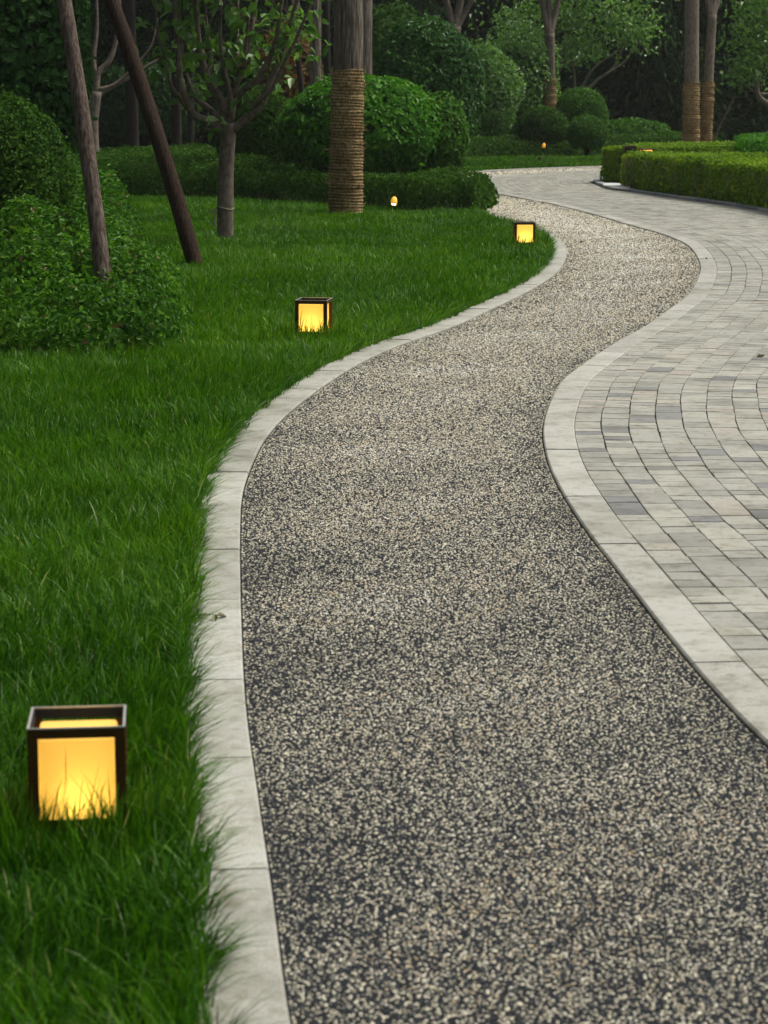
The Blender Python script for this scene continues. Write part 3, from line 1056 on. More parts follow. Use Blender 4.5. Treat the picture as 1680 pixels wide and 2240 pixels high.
simple_tree(690, 43, .115, 'dim grey trunk in the wood left of the thick rope-wrapped trunk', 'bark_grey', (0.02, 0), True, 7.5, 0, seed=2)
simple_tree(718, 46, .07, 'thin dark trunk close beside the left of the thick rope-wrapped trunk', 'bark_dark', (-.1, 0), True, 7.5, 1, seed=4)
simple_tree(677, 40, .05, 'slender black stem leaning left behind the bright round shrub', 'bark_dark', (-.55, 0), False, 4.5, seed=5)
simple_tree(640, 52, .16, 'pale blotchy trunk deep in the wood among rusty leaves', 'bark_pale', (0.05, 0), True, 8, 0, seed=6)
simple_tree(385, 47, .10, 'black trunk in the shade behind the low hedge, just right of the brown leaning pole', 'bark_dark', (0.1, 0), True, 7, 1, seed=7)
simple_tree(415, 50, .08, 'thin black trunk in the shade behind the low hedge, left of the small branching tree', 'bark_dark', (0.15, 0), True, 7, 0, seed=8)
simple_tree(290, 46, .13, 'stout black trunk in deep shade between the two leaning poles', 'bark_dark', (-0.1, 0), True, 7, 1, seed=9)
simple_tree(985, 56, .17, 'brown trunk rising above the shrubs right of the tall dark dome shrub', 'bark_smooth', (0.1, 0), True, 8, 0, forks=(2.95, [(-.5, 1.6, .55), (.35, 1.8, .6), (.9, 1.5, .45)]), seed=10)
simple_tree(1203, 54.5, .135, 'slim forked tree with rope-wrapped base standing behind the clipped ball shrubs', 'bark_smooth', (-0.03, 0), True, 7.5, 1,
            forks=(2.75, [(-.45, 2.2, .6), (-.05, 2.4, .65), (.5, 2.2, .6)]), rope=1.72, seed=11)
simple_tree(1514, 46.5, .15, 'taller and thicker of the twin rope-wrapped trunks behind the hedges', 'bark_pale', (-.18, 0), True, 7.5, 0, rope=1.6, seed=12)
simple_tree(1544, 46.9, .105, 'thinner forked one of the twin rope-wrapped trunks behind the hedges', 'bark_pale', (.08, 0), True, 7.5, 1,
            forks=(2.95, [(-.35, 1.6, .6), (-.02, 1.9, .7), (.55, 1.6, .6), (.3, 1.8, .5)]), rope=1.62, seed=13)

# back-left tree with a pale trunk and bent limbs
Yb = 38.0
root = empty('tree', (at(203, 330, Yb)[0], Yb, 0))
tag(root, 'pale trunk with bent bare limbs seen between the two leaning poles', 'tree')
tr = [at(206, 400, Yb), at(204, 330, Yb), at(202, 270, Yb), at(212, 200, Yb)]
tr[0][2] = -0.05
tube(MB(), local(tr, root), [.105, .10, .098, .085], 14, 20, wob=.02).build('trunk', M['bark_pale'], root, smooth=True)
for pts, r0 in (([(210, 210), (235, 195), (275, 175), (330, 140), (370, 120)], .05), ([(210, 205), (215, 160), (238, 135), (252, 95), (260, 30), (262, -40)], .06),
                ([(212, 205), (205, 130), (212, 60), (210, -40)], .05), ([(214, 196), (250, 185), (290, 150), (330, 100), (345, 40)], .035)):
    tube(MB(), local(branch_pts(pts, Yb, .3), root), np.linspace(r0, r0 * .35, len(pts)), 8, 20, wob=.03).build('branch', M['bark_smooth'], root, smooth=True)
add_crown(root, 0.2, 0, 5.6, 0.9, 0, .4)

# small multi-branched tree on the lawn
b = G(493, 533)
Yt = b[1]
root = empty('tree', tuple(b))
tag(root, 'small lawn tree, many upright branches fanning from its short string-tied trunk', 'tree')
tr = [at(492, 540, Yt), at(493, 470, Yt), at(494, 380, Yt), at(499, 300, Yt), at(499, 270, Yt)]
tr[0][2] = -0.05
r0 = 17.5 * pxm(Yt)
tube(MB(), local(tr, root), [r0 * 1.05, r0, r0 * .96, r0 * .98, r0 * .72], 18, 30, wob=.02).build('trunk', M['bark_smooth'], root, smooth=True)
BR = [([(488, 290), (455, 265), (425, 252), (412, 225), (395, 180), (390, 120), (384, 40), (380, -40)], 10.5, -.25),
      ([(420, 248), (400, 225), (372, 180), (360, 120), (345, 70), (338, -30)], 5.0, -.35),
      ([(490, 275), (465, 245), (430, 215), (410, 175), (398, 120), (392, 40), (380, -30)], 8.0, .35),
      ([(494, 280), (490, 235), (470, 200), (452, 170), (440, 120), (432, 60), (425, -40)], 12.0, .1),
      ([(452, 170), (462, 130), (455, 70), (440, -40)], 6.0, .3),
      ([(500, 270), (505, 220), (490, 150), (482, 80), (484, -30)], 7.0, -.5),
      ([(503, 270), (510, 210), (520, 160), (518, 90), (520, -40)], 8.5, .4),
      ([(503, 265), (512, 200), (528, 150), (545, 90), (556, 20), (562, -40)], 10.0, .2),
      ([(528, 150), (535, 120), (543, 50), (552, -30)], 5.0, -.1),
      ([(510, 225), (535, 195), (565, 170), (590, 125), (605, 80), (615, 10), (620, -40)], 8.0, -.3),
      ([(508, 285), (545, 255), (572, 230), (590, 180), (615, 120), (635, 50), (660, -30)], 9.5, -.2),
      ([(548, 250), (560, 225), (595, 195), (620, 140), (650, 80), (690, -20)], 6.0, -.45),
      ([(590, 190), (600, 140), (620, 80), (640, 30)], 4.0, .2)]
tips = []
for q, (pts, rpx, dY) in enumerate(BR):
    P = np.array(branch_pts(pts, Yt, dY))
    tube(MB(), local(P, root), np.linspace(rpx, rpx * .42, len(pts)) * pxm(Yt), 9, len(pts) * 5, wob=.035, seed=q).build('branch', M['bark_smooth'], root, smooth=True)
    tips.append(smooth_path(P, 40)[8:])
rg = np.random.default_rng(55)
tp = np.concatenate(tips)
mb = MB()
pp, nn = [], []
for q in range(250):
    w = tp[rg.integers(len(tp))]
    if w[2] < 1.65 and rg.random() < .7:
        continue
    c = w + rg.normal(0, .13, 3)
    m = rg.integers(2, 5)
    pp.append(c + rg.normal(0, .035, (m, 3)))
    nn.append(unit(rg.normal(0, .5, (m, 3)) + np.array([0, -.4, .7])))
    tube(mb, [local(w, root), local((w + c) / 2 + [0, 0, .02], root), local(c, root)], [.004, .003, .002], 4, cap=False)
mb.build('twigs', M['bark_smooth'], root)
mb = MB()
leaves(mb, local(np.concatenate(pp), root), np.concatenate(nn), 0.115, 0.068, rg, droop=.3, spread=.9)
mb.build('leaves', M['leaf_light'], root)
mb = MB()
cr = crown_mesh(1.5, 2600, .11, .065, 57)
cr.V = [v + np.array([0, 0, 3.3]) for v in cr.V]
for a, q, t in zip(cr.V, cr.Q, cr.qt):
    pass
off = mb.n
for v in cr.V:
    mb.V.append(v)
mb.Q += [q + off for q in cr.Q]
mb.qt += cr.qt
mb.n += cr.n
mb.build('crown', M['leaf_mid'], root)
# string tied round the trunk
mb = MB()
zc = at(492, 455, Yt)[2]
th = np.linspace(0, 2 * PI, 25)
tube(mb, np.c_[r0 * 1.06 * np.cos(th), r0 * 1.06 * np.sin(th), zc - b[2] + .012 * np.sin(th * 2)], .006, 6)
tube(mb, [[-r0 * .95, -r0 * .5, zc], [-r0 * 1.5, -r0 * .6, zc - .06], [-r0 * 1.25, -r0 * .5, zc - .02], [-r0 * 1.6, -r0 * .5, zc - .02]], [.009, .012, .01, .006], 6, 14)
tube(mb, [[-r0 * 1.2, -r0 * .6, zc - .05], [-r0 * 1.28, -r0 * .6, zc - .11], [-r0 * 1.35, -r0 * .6, zc - .17]], [.006, .012, .016], 6, 8)
tag(mb.build('string_tie', M['string']), 'pale string knotted round the trunk of the small branching tree', 'string').location = (b[0], b[1], 0)

# tree with curving pale limbs beyond the ball shrubs
Yc = 58.0
root = empty('tree', (at(1268, 195, Yc)[0], Yc, 0))
tag(root, 'pale limbs curving up to the right out of the largest clipped ball shrub', 'tree')
tube(MB(), local([[at(1255, 250, Yc)[0], Yc, -.05], at(1256, 230, Yc), at(1268, 198, Yc)], root), [.08, .075, .06], 10, 12).build('trunk', M['bark_pale'], root, smooth=True)
for pts, r0 in (([(1262, 205), (1285, 195), (1310, 172), (1335, 155), (1360, 110), (1372, 60)], .05), ([(1320, 165), (1345, 150), (1370, 130), (1395, 90)], .035),
                ([(1255, 210), (1270, 195), (1290, 160), (1310, 140), (1350, 112)], .04), ([(1258, 200), (1255, 150), (1245, 120), (1250, 60)], .035),
                ([(1240, 130), (1220, 160), (1232, 110), (1255, 55), (1262, 0)], .03)):
    tube(MB(), local(branch_pts(pts, Yc, .4), root), np.linspace(r0, r0 * .5, len(pts)), 8, 22, wob=.03).build('branch', M['bark_pale'], root, smooth=True)
rg = np.random.default_rng(66)
c = at(1300, 60, Yc)
mb = MB()
P = np.concatenate([np.array(at(px, py, Yc)) + rg.normal(0, 1, (460, 3)) * np.array([sx, .5, sz]) for px, py, sx, sz in
                    ((1150, 40, .5, .35), (1240, 30, .45, .35), (1330, 40, .4, .35), (1390, 60, .35, .3), (1190, -40, .9, .4), (1350, -60, .9, .5), (1270, 110, .35, .2))])
leaves(mb, local(P, root), unit(rg.normal(0, .5, P.shape) + np.array([0, -.5, .7])), .13, .07, rg, droop=.3)
mb.build('crown', M['leaf_light'], root)

# tree at the right edge with an orange-lit bent limb
Yr = 50.0
root = empty('tree', (at(1690, 260, Yr)[0], Yr, 0))
tag(root, 'leafy pale green tree at the right edge with a bent orange-brown limb', 'tree')
tube(MB(), local([[at(1700, 300, Yr)[0], Yr, -.05], at(1690, 245, Yr), at(1662, 215, Yr), at(1655, 185, Yr), at(1668, 120, Yr), at(1672, 30, Yr), at(1675, -50, Yr)], root), [.08, .075, .065, .06, .05, .045, .04], 10, 30, wob=.03).build('trunk', M['bark_pale'], root, smooth=True)
for pts in ([(1660, 210), (1635, 190), (1615, 172), (1600, 150)], [(1664, 205), (1690, 205)]):
    tube(MB(), local(branch_pts(pts, Yr, .2), root), np.linspace(.03, .015, len(pts)), 7, 14).build('branch', M['bark_pale'], root, smooth=True)
mb = MB()
P = np.concatenate([np.array(at(px, py, Yr)) + rg.normal(0, 1, (320, 3)) * np.array([.28, .5, .22]) for px, py in
                    ((1660, 20), (1640, 75), (1675, 110), (1630, 150), (1690, 60), (1655, -30), (1720, 0))])
leaves(mb, local(P, root), unit(rg.normal(0, .5, P.shape) + np.array([0, -.5, .7])), .12, .06, rg, droop=.4)
mb.build('crown', M['leaf_light'], root)

# support poles
def pole(name, p0, p1, r, mat, label, seed, bend=0.02):
    p0, p1 = np.array(p0), np.array(p1)
    o = empty(name, tuple(p0))
    d = p1 - p0
    tag(o, label, 'support pole')
    P = [d * t + np.array([bend * math.sin(t * PI), 0, 0]) for t in (-.02, .25, .5, .75, 1.0, 1.3)]
    tube(MB(), P, [r * 1.05, r * 1.02, r, r * .97, r * .95, r * .9], 20, 60, wob=.02, seed=seed).build('shaft', M[mat], o, smooth=True)
    return o


Yp = 13.7
pole('support_pole', (at(240, 690, Yp)[0], Yp, 0.0), at(130, -60, Yp + .5), .049, 'pole_grey', 'grey weathered tree-support pole leaning left out of the groundcover', 71)
pb = G(431, 592)
pole('support_pole', tuple(pb), at(222, -60, pb[1] + .6), .066, 'pole_brown', 'dark brown tree-support pole leaning left, planted in the lawn', 72, .03)
pole('support_pole', (at(1546, 318, 47.2)[0], 47.2, 0.2), at(1590, 246, 47.2), .027, 'pole_grey', 'short pale prop pole leaning right beside the twin rope-wrapped trunks', 73, 0)

# ---- background wood
def conifer_mesh(H, R, n, seed):
    rg = np.random.default_rng(seed)
    mb = MB()
    h = H * (1 - np.sqrt(rg.random(n))) * .98 + .15
    whorl = np.round(h / .32) * .32 + rg.normal(0, .05, n)
    a = rg.random(n) * 6.28
    a = np.round(a / (2 * PI / 11)) * (2 * PI / 11) + whorl * 3.7 + rg.normal(0, .13, n)
    rmax = R * (1 - whorl / (H + .2)) ** .75 * (1 + .18 * np.sin(a * 3 + whorl * 2))
    t = rg.random(n) ** .6
    rr = rmax * t
    P = np.stack([rr * np.cos(a), rr * np.sin(a), np.maximum(.05, whorl - .28 * rr * t + rg.normal(0, .06, n))], 1)
    ax = np.stack([np.cos(a), np.sin(a), np.full(n, -.35)], 1)
    leaves(mb, P, np.tile([0, 0, 1.0], (n, 1)) + rg.normal(0, .5, (n, 3)), .26, .075, rg, spread=.6, axis=ax, droop=.25)
    return mb


CON = [conifer_mesh(9.0, 2.2, 13000, 500 + k).build('crown', M['needle']) for k in range(2)]
CONM = [c.data for c in CON]
for c in CON:
    bpy.data.objects.remove(c)
TR = tube(MB(), [[0, 0, -.1], [0, 0, 4], [.05, 0, 8.6]], [.17, .11, .03], 9, 8).build('trunk', M['bark_dark'])
TRM = TR.data
bpy.data.objects.remove(TR)
rg = np.random.default_rng(91)
spots = [(1340, 62), (1400, 59), (1455, 63), (1590, 60), (1640, 66), (1500, 69), (1700, 62), (1100, 68), (1000, 70), (900, 64), (1230, 69), (820, 60), (1040, 63),
         (330, 56), (250, 60), (430, 62), (120, 58), (530, 66), (20, 62), (620, 70), (700, 66), (360, 68), (180, 67), (470, 53)]
where = {0: 'behind the ball shrubs', }
for k, (px, Y) in enumerate(spots):
    Y += 5 if px > 800 else 2
    x = at(px, 200, Y)[0]
    o = empty('conifer', (x, Y, 0), rg.random() * 6)
    tag(o, 'dark shaggy conifer standing in the shaded wood behind the garden', 'conifer', 'dark conifers of the background wood')
    s = rg.uniform(.9, 1.25)
    o.scale = (s, s, s * rg.uniform(.9, 1.15))
    link('crown', CONM[k % 2], o)
    link('trunk', TRM, o)

# undergrowth shrubs in the wood at left
shrub('rusty_shrub', 630, 49, 0.75, .7, 2.75, 0.9, 'leaf_rust', 2200, .11, .06, 151, 'rust and orange leaved shrub in the wood between the small tree and the thick trunk', gap=.4, bumps=.15, depth=.7)
shrub('dim_shrub', 310, 52, 1.3, .9, 2.0, 0.1, 'leaf_dark', 7000, .11, .06, 152, 'dim shrub in deep shade behind the two leaning poles', gap=.3, bumps=.15)
shrub('dim_shrub', 700, 53, 1.1, .9, 1.9, 0.1, 'leaf_mid', 5000, .11, .06, 153, 'patch of lit undergrowth behind the slender stems left of the thick trunk', gap=.4, bumps=.15)
shrub('dim_shrub', 850, 52, 1.2, .9, 3.4, 0.8, 'leaf_mid', 5000, .12, .065, 154, 'loose leafy bush rising above the tall dark dome shrub, beside the bare grey trunk', gap=.45, bumps=.18, depth=.6)
shrub('dim_shrub', 480, 56, 1.2, .9, 2.2, 0.1, 'leaf_deep', 5000, .12, .065, 155, 'dim bush in the wood behind the branches of the small tree', gap=.4, bumps=.18)
shrub('dim_shrub', 1380, 57, 1.0, .8, 0.75, 0.0, 'leaf_mid', 3500, .10, .055, 156, 'small pale bush in the dark gap between ball shrubs and twin trunks', gap=.3)

# far wood closing the view, and unseen leaf masses added to block low sky light
rg = np.random.default_rng(95)
mb = MB()
n = 60000
P = np.stack([rg.uniform(-28, 32, n), rg.uniform(79, 87, n), rg.random(n) ** 1.2 * 9], 1)
leaves(mb, P, rg.normal(0, 1, (n, 3)) + np.array([0, -.6, .6]), .32, .18, rg)
n = 42000
q = rg.random(n)
side_ = np.where(q < .40, 0, np.where(q < .70, 1, 2))
P = np.stack([np.where(side_ == 0, rg.uniform(-12.5, -8.5, n), np.where(side_ == 1, rg.uniform(15.5, 20, n), rg.uniform(-12, 20, n))),
              np.where(side_ == 2, rg.uniform(-16, -11, n), rg.uniform(-12, 80, n)), rg.random(n) * 9.0], 1)
leaves(mb, P, rg.normal(0, 1, (n, 3)) + np.array([0, 0, .6]), .6, .36, rg)
tag(mb.build('wood_and_sky_screen', M['needle']), 'dense dark wood behind every other tree, with unseen leaf mass added to dim skylight', 'woodland', kind='stuff')

# ------------------------------------------------------------------ lanterns
W2 = 0.0965


def lantern_meshes(base_h):
    z0, z1 = base_h, base_h + 0.20
    f = MB()
    p = .021
    for sx in (-1, 1):
        for sy in (-1, 1):
            x0, x1 = sorted((sx * W2, sx * (W2 - p)))
            # corner angle: two thin flanges
            y0, y1 = sorted((sy * W2, sy * (W2 - .004)))
            box(f, x0, x1, y0, y1, z0, z1 - .0)
            xa, xb = sorted((sx * W2, sx * (W2 - .004)))
            ya, yb = sorted((sy * (W2 - .004), sy * (W2 - p)))
            box(f, xa, xb, ya, yb, z0, z1)
    b = MB()
    for sy in (-1, 1):
        y0, y1 = sorted((sy * (W2 - .0005), sy * (W2 - .0045)))
        box(f, -(W2 - p), W2 - p, y0, y1, z0, z0 + .015)
        x0, x1 = sorted((sy * (W2 - .0005), sy * (W2 - .0045)))
        box(f, x0, x1, -(W2 - p), W2 - p, z0, z0 + .015)
        y0, y1 = sorted((sy * (W2 - .0005), sy * (W2 - .0045)))
        box(b, -(W2 - p), W2 - p, y0, y1, z1 - .019, z1 - .001)
        x0, x1 = sorted((sy * (W2 - .0005), sy * (W2 - .0045)))
        box(b, x0, x1, -(W2 - p), W2 - p, z1 - .019, z1 - .001)
    box(f, -(W2 - .006), W2 - .006, -(W2 - .006), W2 - .006, z0 + .001, z0 + .008)
    c = MB()   # inner collar
    t = .0045
    k = W2 - .0052
    for sy in (-1, 1):
        y0, y1 = sorted((sy * k, sy * (k - .002)))
        box(c, -k, k, y0, y1, z1 - .0205, z1 - .0015)
        x0, x1 = sorted((sy * k, sy * (k - .002)))
        box(c, x0, x1, -(k - .002), k - .002, z1 - .0205, z1 - .0015)
    r = MB()   # rim
    for sy in (-1, 1):
        y0, y1 = sorted((sy * (W2 + .0005), sy * (W2 - .0045)))
        box(r, -(W2 + .0005), W2 + .0005, y0, y1, z1, z1 + .003)
        x0, x1 = sorted((sy * (W2 + .0005), sy * (W2 - .0045)))
        box(r, x0, x1, -(W2 - .0045), W2 - .0045, z1, z1 + .003)
    d = MB()   # diffuser: rounded open-bottom box
    e, rr = .079, .012
    prof = []
    for cxs, cys, a0 in ((e - rr, e - rr, 0), (-(e - rr), e - rr, PI / 2), (-(e - rr), -(e - rr), PI), (e - rr, -(e - rr), 1.5 * PI)):
        for q in range(5):
            a = a0 + q / 4 * PI / 2
            prof.append((cxs + rr * math.cos(a), cys + rr * math.sin(a)))
    prof = np.array(prof)
    m = len(prof)
    zt = z1 - .022
    rings = [np.c_[prof, np.full(m, z0 + .009)], np.c_[prof, np.full(m, zt - .006)], np.c_[prof * .97, np.full(m, zt - .001)], np.c_[prof * .90, np.full(m, zt)]]
    V = np.concatenate(rings + [np.array([[0, 0, zt]])])
    Q, T = [], []
    for a in range(3):
        for q in range(m):
            Q.append([a * m + q, a * m + (q + 1) % m, (a + 1) * m + (q + 1) % m, (a + 1) * m + q])
    for q in range(m):
        T.append([3 * m + q, 3 * m + (q + 1) % m, 4 * m])
    d.add(V, tris=T, quads=Q)
    s = MB()   # plinth
    g = W2 - .001
    box(s, -g, g, -g, g, -.03, base_h - .0005)
    return f, b, c, r, d, s


def lantern(loc, rz, base_h, label, group, tilt=0.0, lit=True):
    o = empty('garden_lantern', loc, rz)
    o.rotation_euler[0] = tilt
    tag(o, label, 'lantern', group)
    f, b, c, r, d, s = lantern_meshes(base_h)
    fo = f.build('frame', M['frame'], o)
    b.build('top_rail', M['frame'], fo)
    c.build('collar', M['collar'], o)
    r.build('rim', M['rim'], o)
    s.build('plinth', M['black'], o)
    do = d.build('diffuser', M['diffuser'] if lit else M['collar'], o)
    if lit:
        ld = bpy.data.lights.new('bulb', 'POINT')
        ld.energy = BULB
        ld.color = (1.0, 0.64, 0.19)
        ld.shadow_soft_size = 0.018
        lo = bpy.data.objects.new('bulb', ld)
        COL.objects.link(lo)
        lo.parent = o
        lo.location = (0, -.02, base_h + .035)
    return o


GL = 'lit square lanterns set in the grass'
LAMPS = []
c = G(155, 1598, .25)
LAMPS.append((c[0], c[1]))
lantern((c[0], c[1] + W2, -.004), 0.10, .05, 'largest glowing square lantern, in the near grass at the lower left', GL, math.radians(-2.5))
c = G(681, 658, .25)
LAMPS.append((c[0], c[1]))
lantern((c[0] + .012, c[1] + W2, 0), -math.radians(9), .05, 'middle one of the three lit lawn lanterns, turned a little so its right side shows', GL)
c = G(1148, 487, .25)
LAMPS.append((c[0], c[1]))
lantern((c[0], c[1] + W2, 0), 0.03, .05, 'farthest of the three lit lawn lanterns, where the path bends', GL)
c = at(1414, 328, 35.75)
lantern((c[0], 35.75, 0), 0.1, c[2] - .178, 'lantern whose lit top just shows over the front box hedge', 'lanterns behind the box hedge')
c = at(1375, 321, 36.45)
lantern((c[0], 36.3, 0), 0.05, c[2] - .178, 'dark unlit lantern top peeping out left of the lit one behind the box hedge', 'lanterns behind the box hedge', lit=False)

# spotlights
def spotlight(loc, s, label, lit=True, tilt=0.5, dim=False):
    o = empty('garden_spotlight', loc)
    tag(o, label, 'spotlight')
    tube(MB(), [[0, .02, -.06], [0, .02, .03], [0, .01, .05]], [.006, .006, .006], 8).build('stake', M['black'], o)
    mb = MB()
    prof = [(.030, 0), (.040, .012), (.043, .04), (.041, .065), (.034, .09), (.022, .108), (.008, .116), (.0005, .117)]
    lathe(mb, np.array(prof) * s, 20)
    h = mb.build('shade', M['dimgold'] if dim else M['gold'] if lit else M['black'], o, smooth=True)
    h.location = (0, 0, .035)
    h.rotation_euler = (-tilt, 0.1, 0)
    mb = MB()
    lathe(mb, [(.0005, .003), (.030 * s, .003)], 20)
    l = mb.build('lens', M['dimgold'] if dim else M['lens'] if lit else M['black'], h)
    return o


c = G(861, 463)
SPOT = (c[0], c[1] - .6)
spotlight((c[0], c[1] - .45, 0.075), 0.9, 'egg-shaped amber garden spotlight glowing in front of the low hedge right of the thick trunk')
c = at(1187, 322, 49.6)
spotlight((c[0], 49.25, at(1187, 326, 49.25)[2]), 0.85, 'amber spot of a garden light half buried in the far low hedge', dim=True)
c = G(1180, 357)
spotlight((c[0], c[1], 0), 1.0, 'tiny black unlit spotlight on the far strip of grass', lit=False, tilt=-.6)

# white slab at the hedge gap
mb = MB()
pts = [G(1318, 408, .03), G(1340, 413.5, .03), G(1375, 417, .03), G(1385, 405.5, .03), G(1322, 404, .03)]
V = np.array(pts)
V[:, 2] = .034
k = len(V)
V2 = V.copy()
V2[:, 2] = .06
mb.add(np.vstack([V, V2]), quads=[[q, (q + 1) % k, k + (q + 1) % k, k + q] for q in range(k)], tris=[[k, k + 1, k + 2], [k, k + 2, k + 3], [k, k + 3, k + 4]])
tag(mb.build('stone_slab', M['slab']), 'white stone slab lying in the gap at the foot of the clipped hedges', 'slab')

# fallen leaves and twigs
def fallen(px, py, size, mat, label, z=0.022, n=1, twig=0.0, seed=0, group=None, name='fallen_leaf', cat='leaf'):
    rg = np.random.default_rng(seed)
    c = G(px, py, z)
    o = empty(name, tuple(c), rg.random() * 6.28 if twig == 0 else 0)
    tag(o, label, cat, group)
    mb = MB()
    P = rg.normal(0, size * .35 if n > 1 else 0, (n, 3)) * np.array([1, 1, 0]) + np.array([0, 0, size * .12])
    leaves(mb, P, np.tile([0, -.3, 1.0], (n, 1)), size, size * .45, rg, spread=.5, droop=.1, fold=.3)
    mb.build('blade', M[mat], o)
    if twig:
        tube(MB(), [[-twig * .5, 0, .003], [0, .01, .007], [twig * .5, -.005, .003]], [.0018, .0015, .001], 5, 8).build('stalk', M['twig'], o)
    return o


fallen(452, 1350, .036, 'olive_leaf', 'olive leaf sprig lying across the left kerb', n=4, twig=.10, seed=3, name='leaf_sprig', cat='leaf sprig')
fallen(585, 1201, .022, 'brown_leaf', 'tiny orange-brown leaf on the gravel beside the left kerb', .012, seed=4)
fallen(1665, 781, .04, 'olive_leaf', 'olive leaves lying on the pavers near the right edge of the photo', n=4, seed=5, z=.018)
fallen(1398, 1000, .02, 'yellow_leaf', 'small yellow leaf caught in a paver joint right of the wide bend', seed=6, z=.018)
fallen(1545, 567, .05, 'olive_leaf', 'brown twig with a shrivelled leaf on the kerb at the far bend', n=1, twig=.16, seed=7, name='fallen_twig', cat='twig')
fallen(1172, 695, .03, 'brown_leaf', 'brown leaf lying alone in mid gravel below the far lantern', .012, seed=8)
fallen(1276, 530, .05, 'olive_leaf', 'few shrivelled leaves on the gravel right of the far lantern', .012, n=3, seed=9)
fallen(1188, 445, .06, 'brown_leaf', 'dark leaf on the gravel by the kerb where the path narrows away', .012, n=2, seed=10)
fallen(1372, 777, .03, 'olive_leaf', 'small olive leaf on the first course of pavers above the wide bend', .018, seed=12)

# ------------------------------------------------------------------ grass
rg = np.random.default_rng(77)
LG = LC + LN * (KW_L - 0.018 - 0.016 * np.clip(4.9 - LC[:, 1], 0, 1) + 0.006 * np.sin(arc(LC) * 7.3) + 0.006 * np.sin(arc(LC) * 17.1 + 1))[:, None]
lawn_poly = np.vstack([LG[::3], [(20, 75), (-25, 75), (-25, -1)]])
bed1 = np.array([gp(-60, 780), gp(120, 784), gp(260, 780), gp(350, 773), gp(395, 755), gp(410, 735), gp(403, 706), gp(378, 674), gp(340, 635), gp(292, 594), gp(240, 570), gp(150, 550), gp(-60, 540)])
bed2 = np.array(bedA)
bed2 = bed2 + (bed2.mean(0) - bed2) * .02
LGA = arc(LG)
LGN = left_normal(LG)


def tuft_pts(y0, y1):
    """irregular tufts that hang over the kerb"""
    rt = np.random.default_rng(int(y0 * 10))
    A, B, Lh, K = [], [], [], []
    s = 0.0
    while s < LGA[-1] - .2:
        s += rt.exponential(.045) + .012
        y = np.interp(s, LGA, LG[:, 1])
        if not (y0 <= y < y1) or y > 26:
            continue
        m = int(rt.integers(4, 22) * (1 if y < 10 else .6))
        q = s + rt.normal(0, .018, m)
        c = np.stack([np.interp(q, LGA, LG[:, i]) for i in (0, 1)], 1)
        nn = unit(np.stack([np.interp(q, LGA, LGN[:, i]) for i in (0, 1)], 1))
        tg = np.stack([nn[:, 1], -nn[:, 0]], 1)
        a = rt.normal(0, .55) + rt.normal(0, .35, m)
        d = -nn * np.cos(a)[:, None] + tg * np.sin(a)[:, None]
        A.append(c + nn * rt.uniform(-.01, .035, m)[:, None])
        B.append(d)
        big_ = rt.uniform(.75, 1.35)
        Lh.append(rt.uniform(.06, .13, m) * big_)
        K.append(rt.uniform(.45, 1.15, m))
    if not A:
        z = np.zeros((0, 2))
        return z, z, np.zeros(0), np.zeros(0)
    return np.vstack(A), np.vstack(B), np.concatenate(Lh), np.concatenate(K)


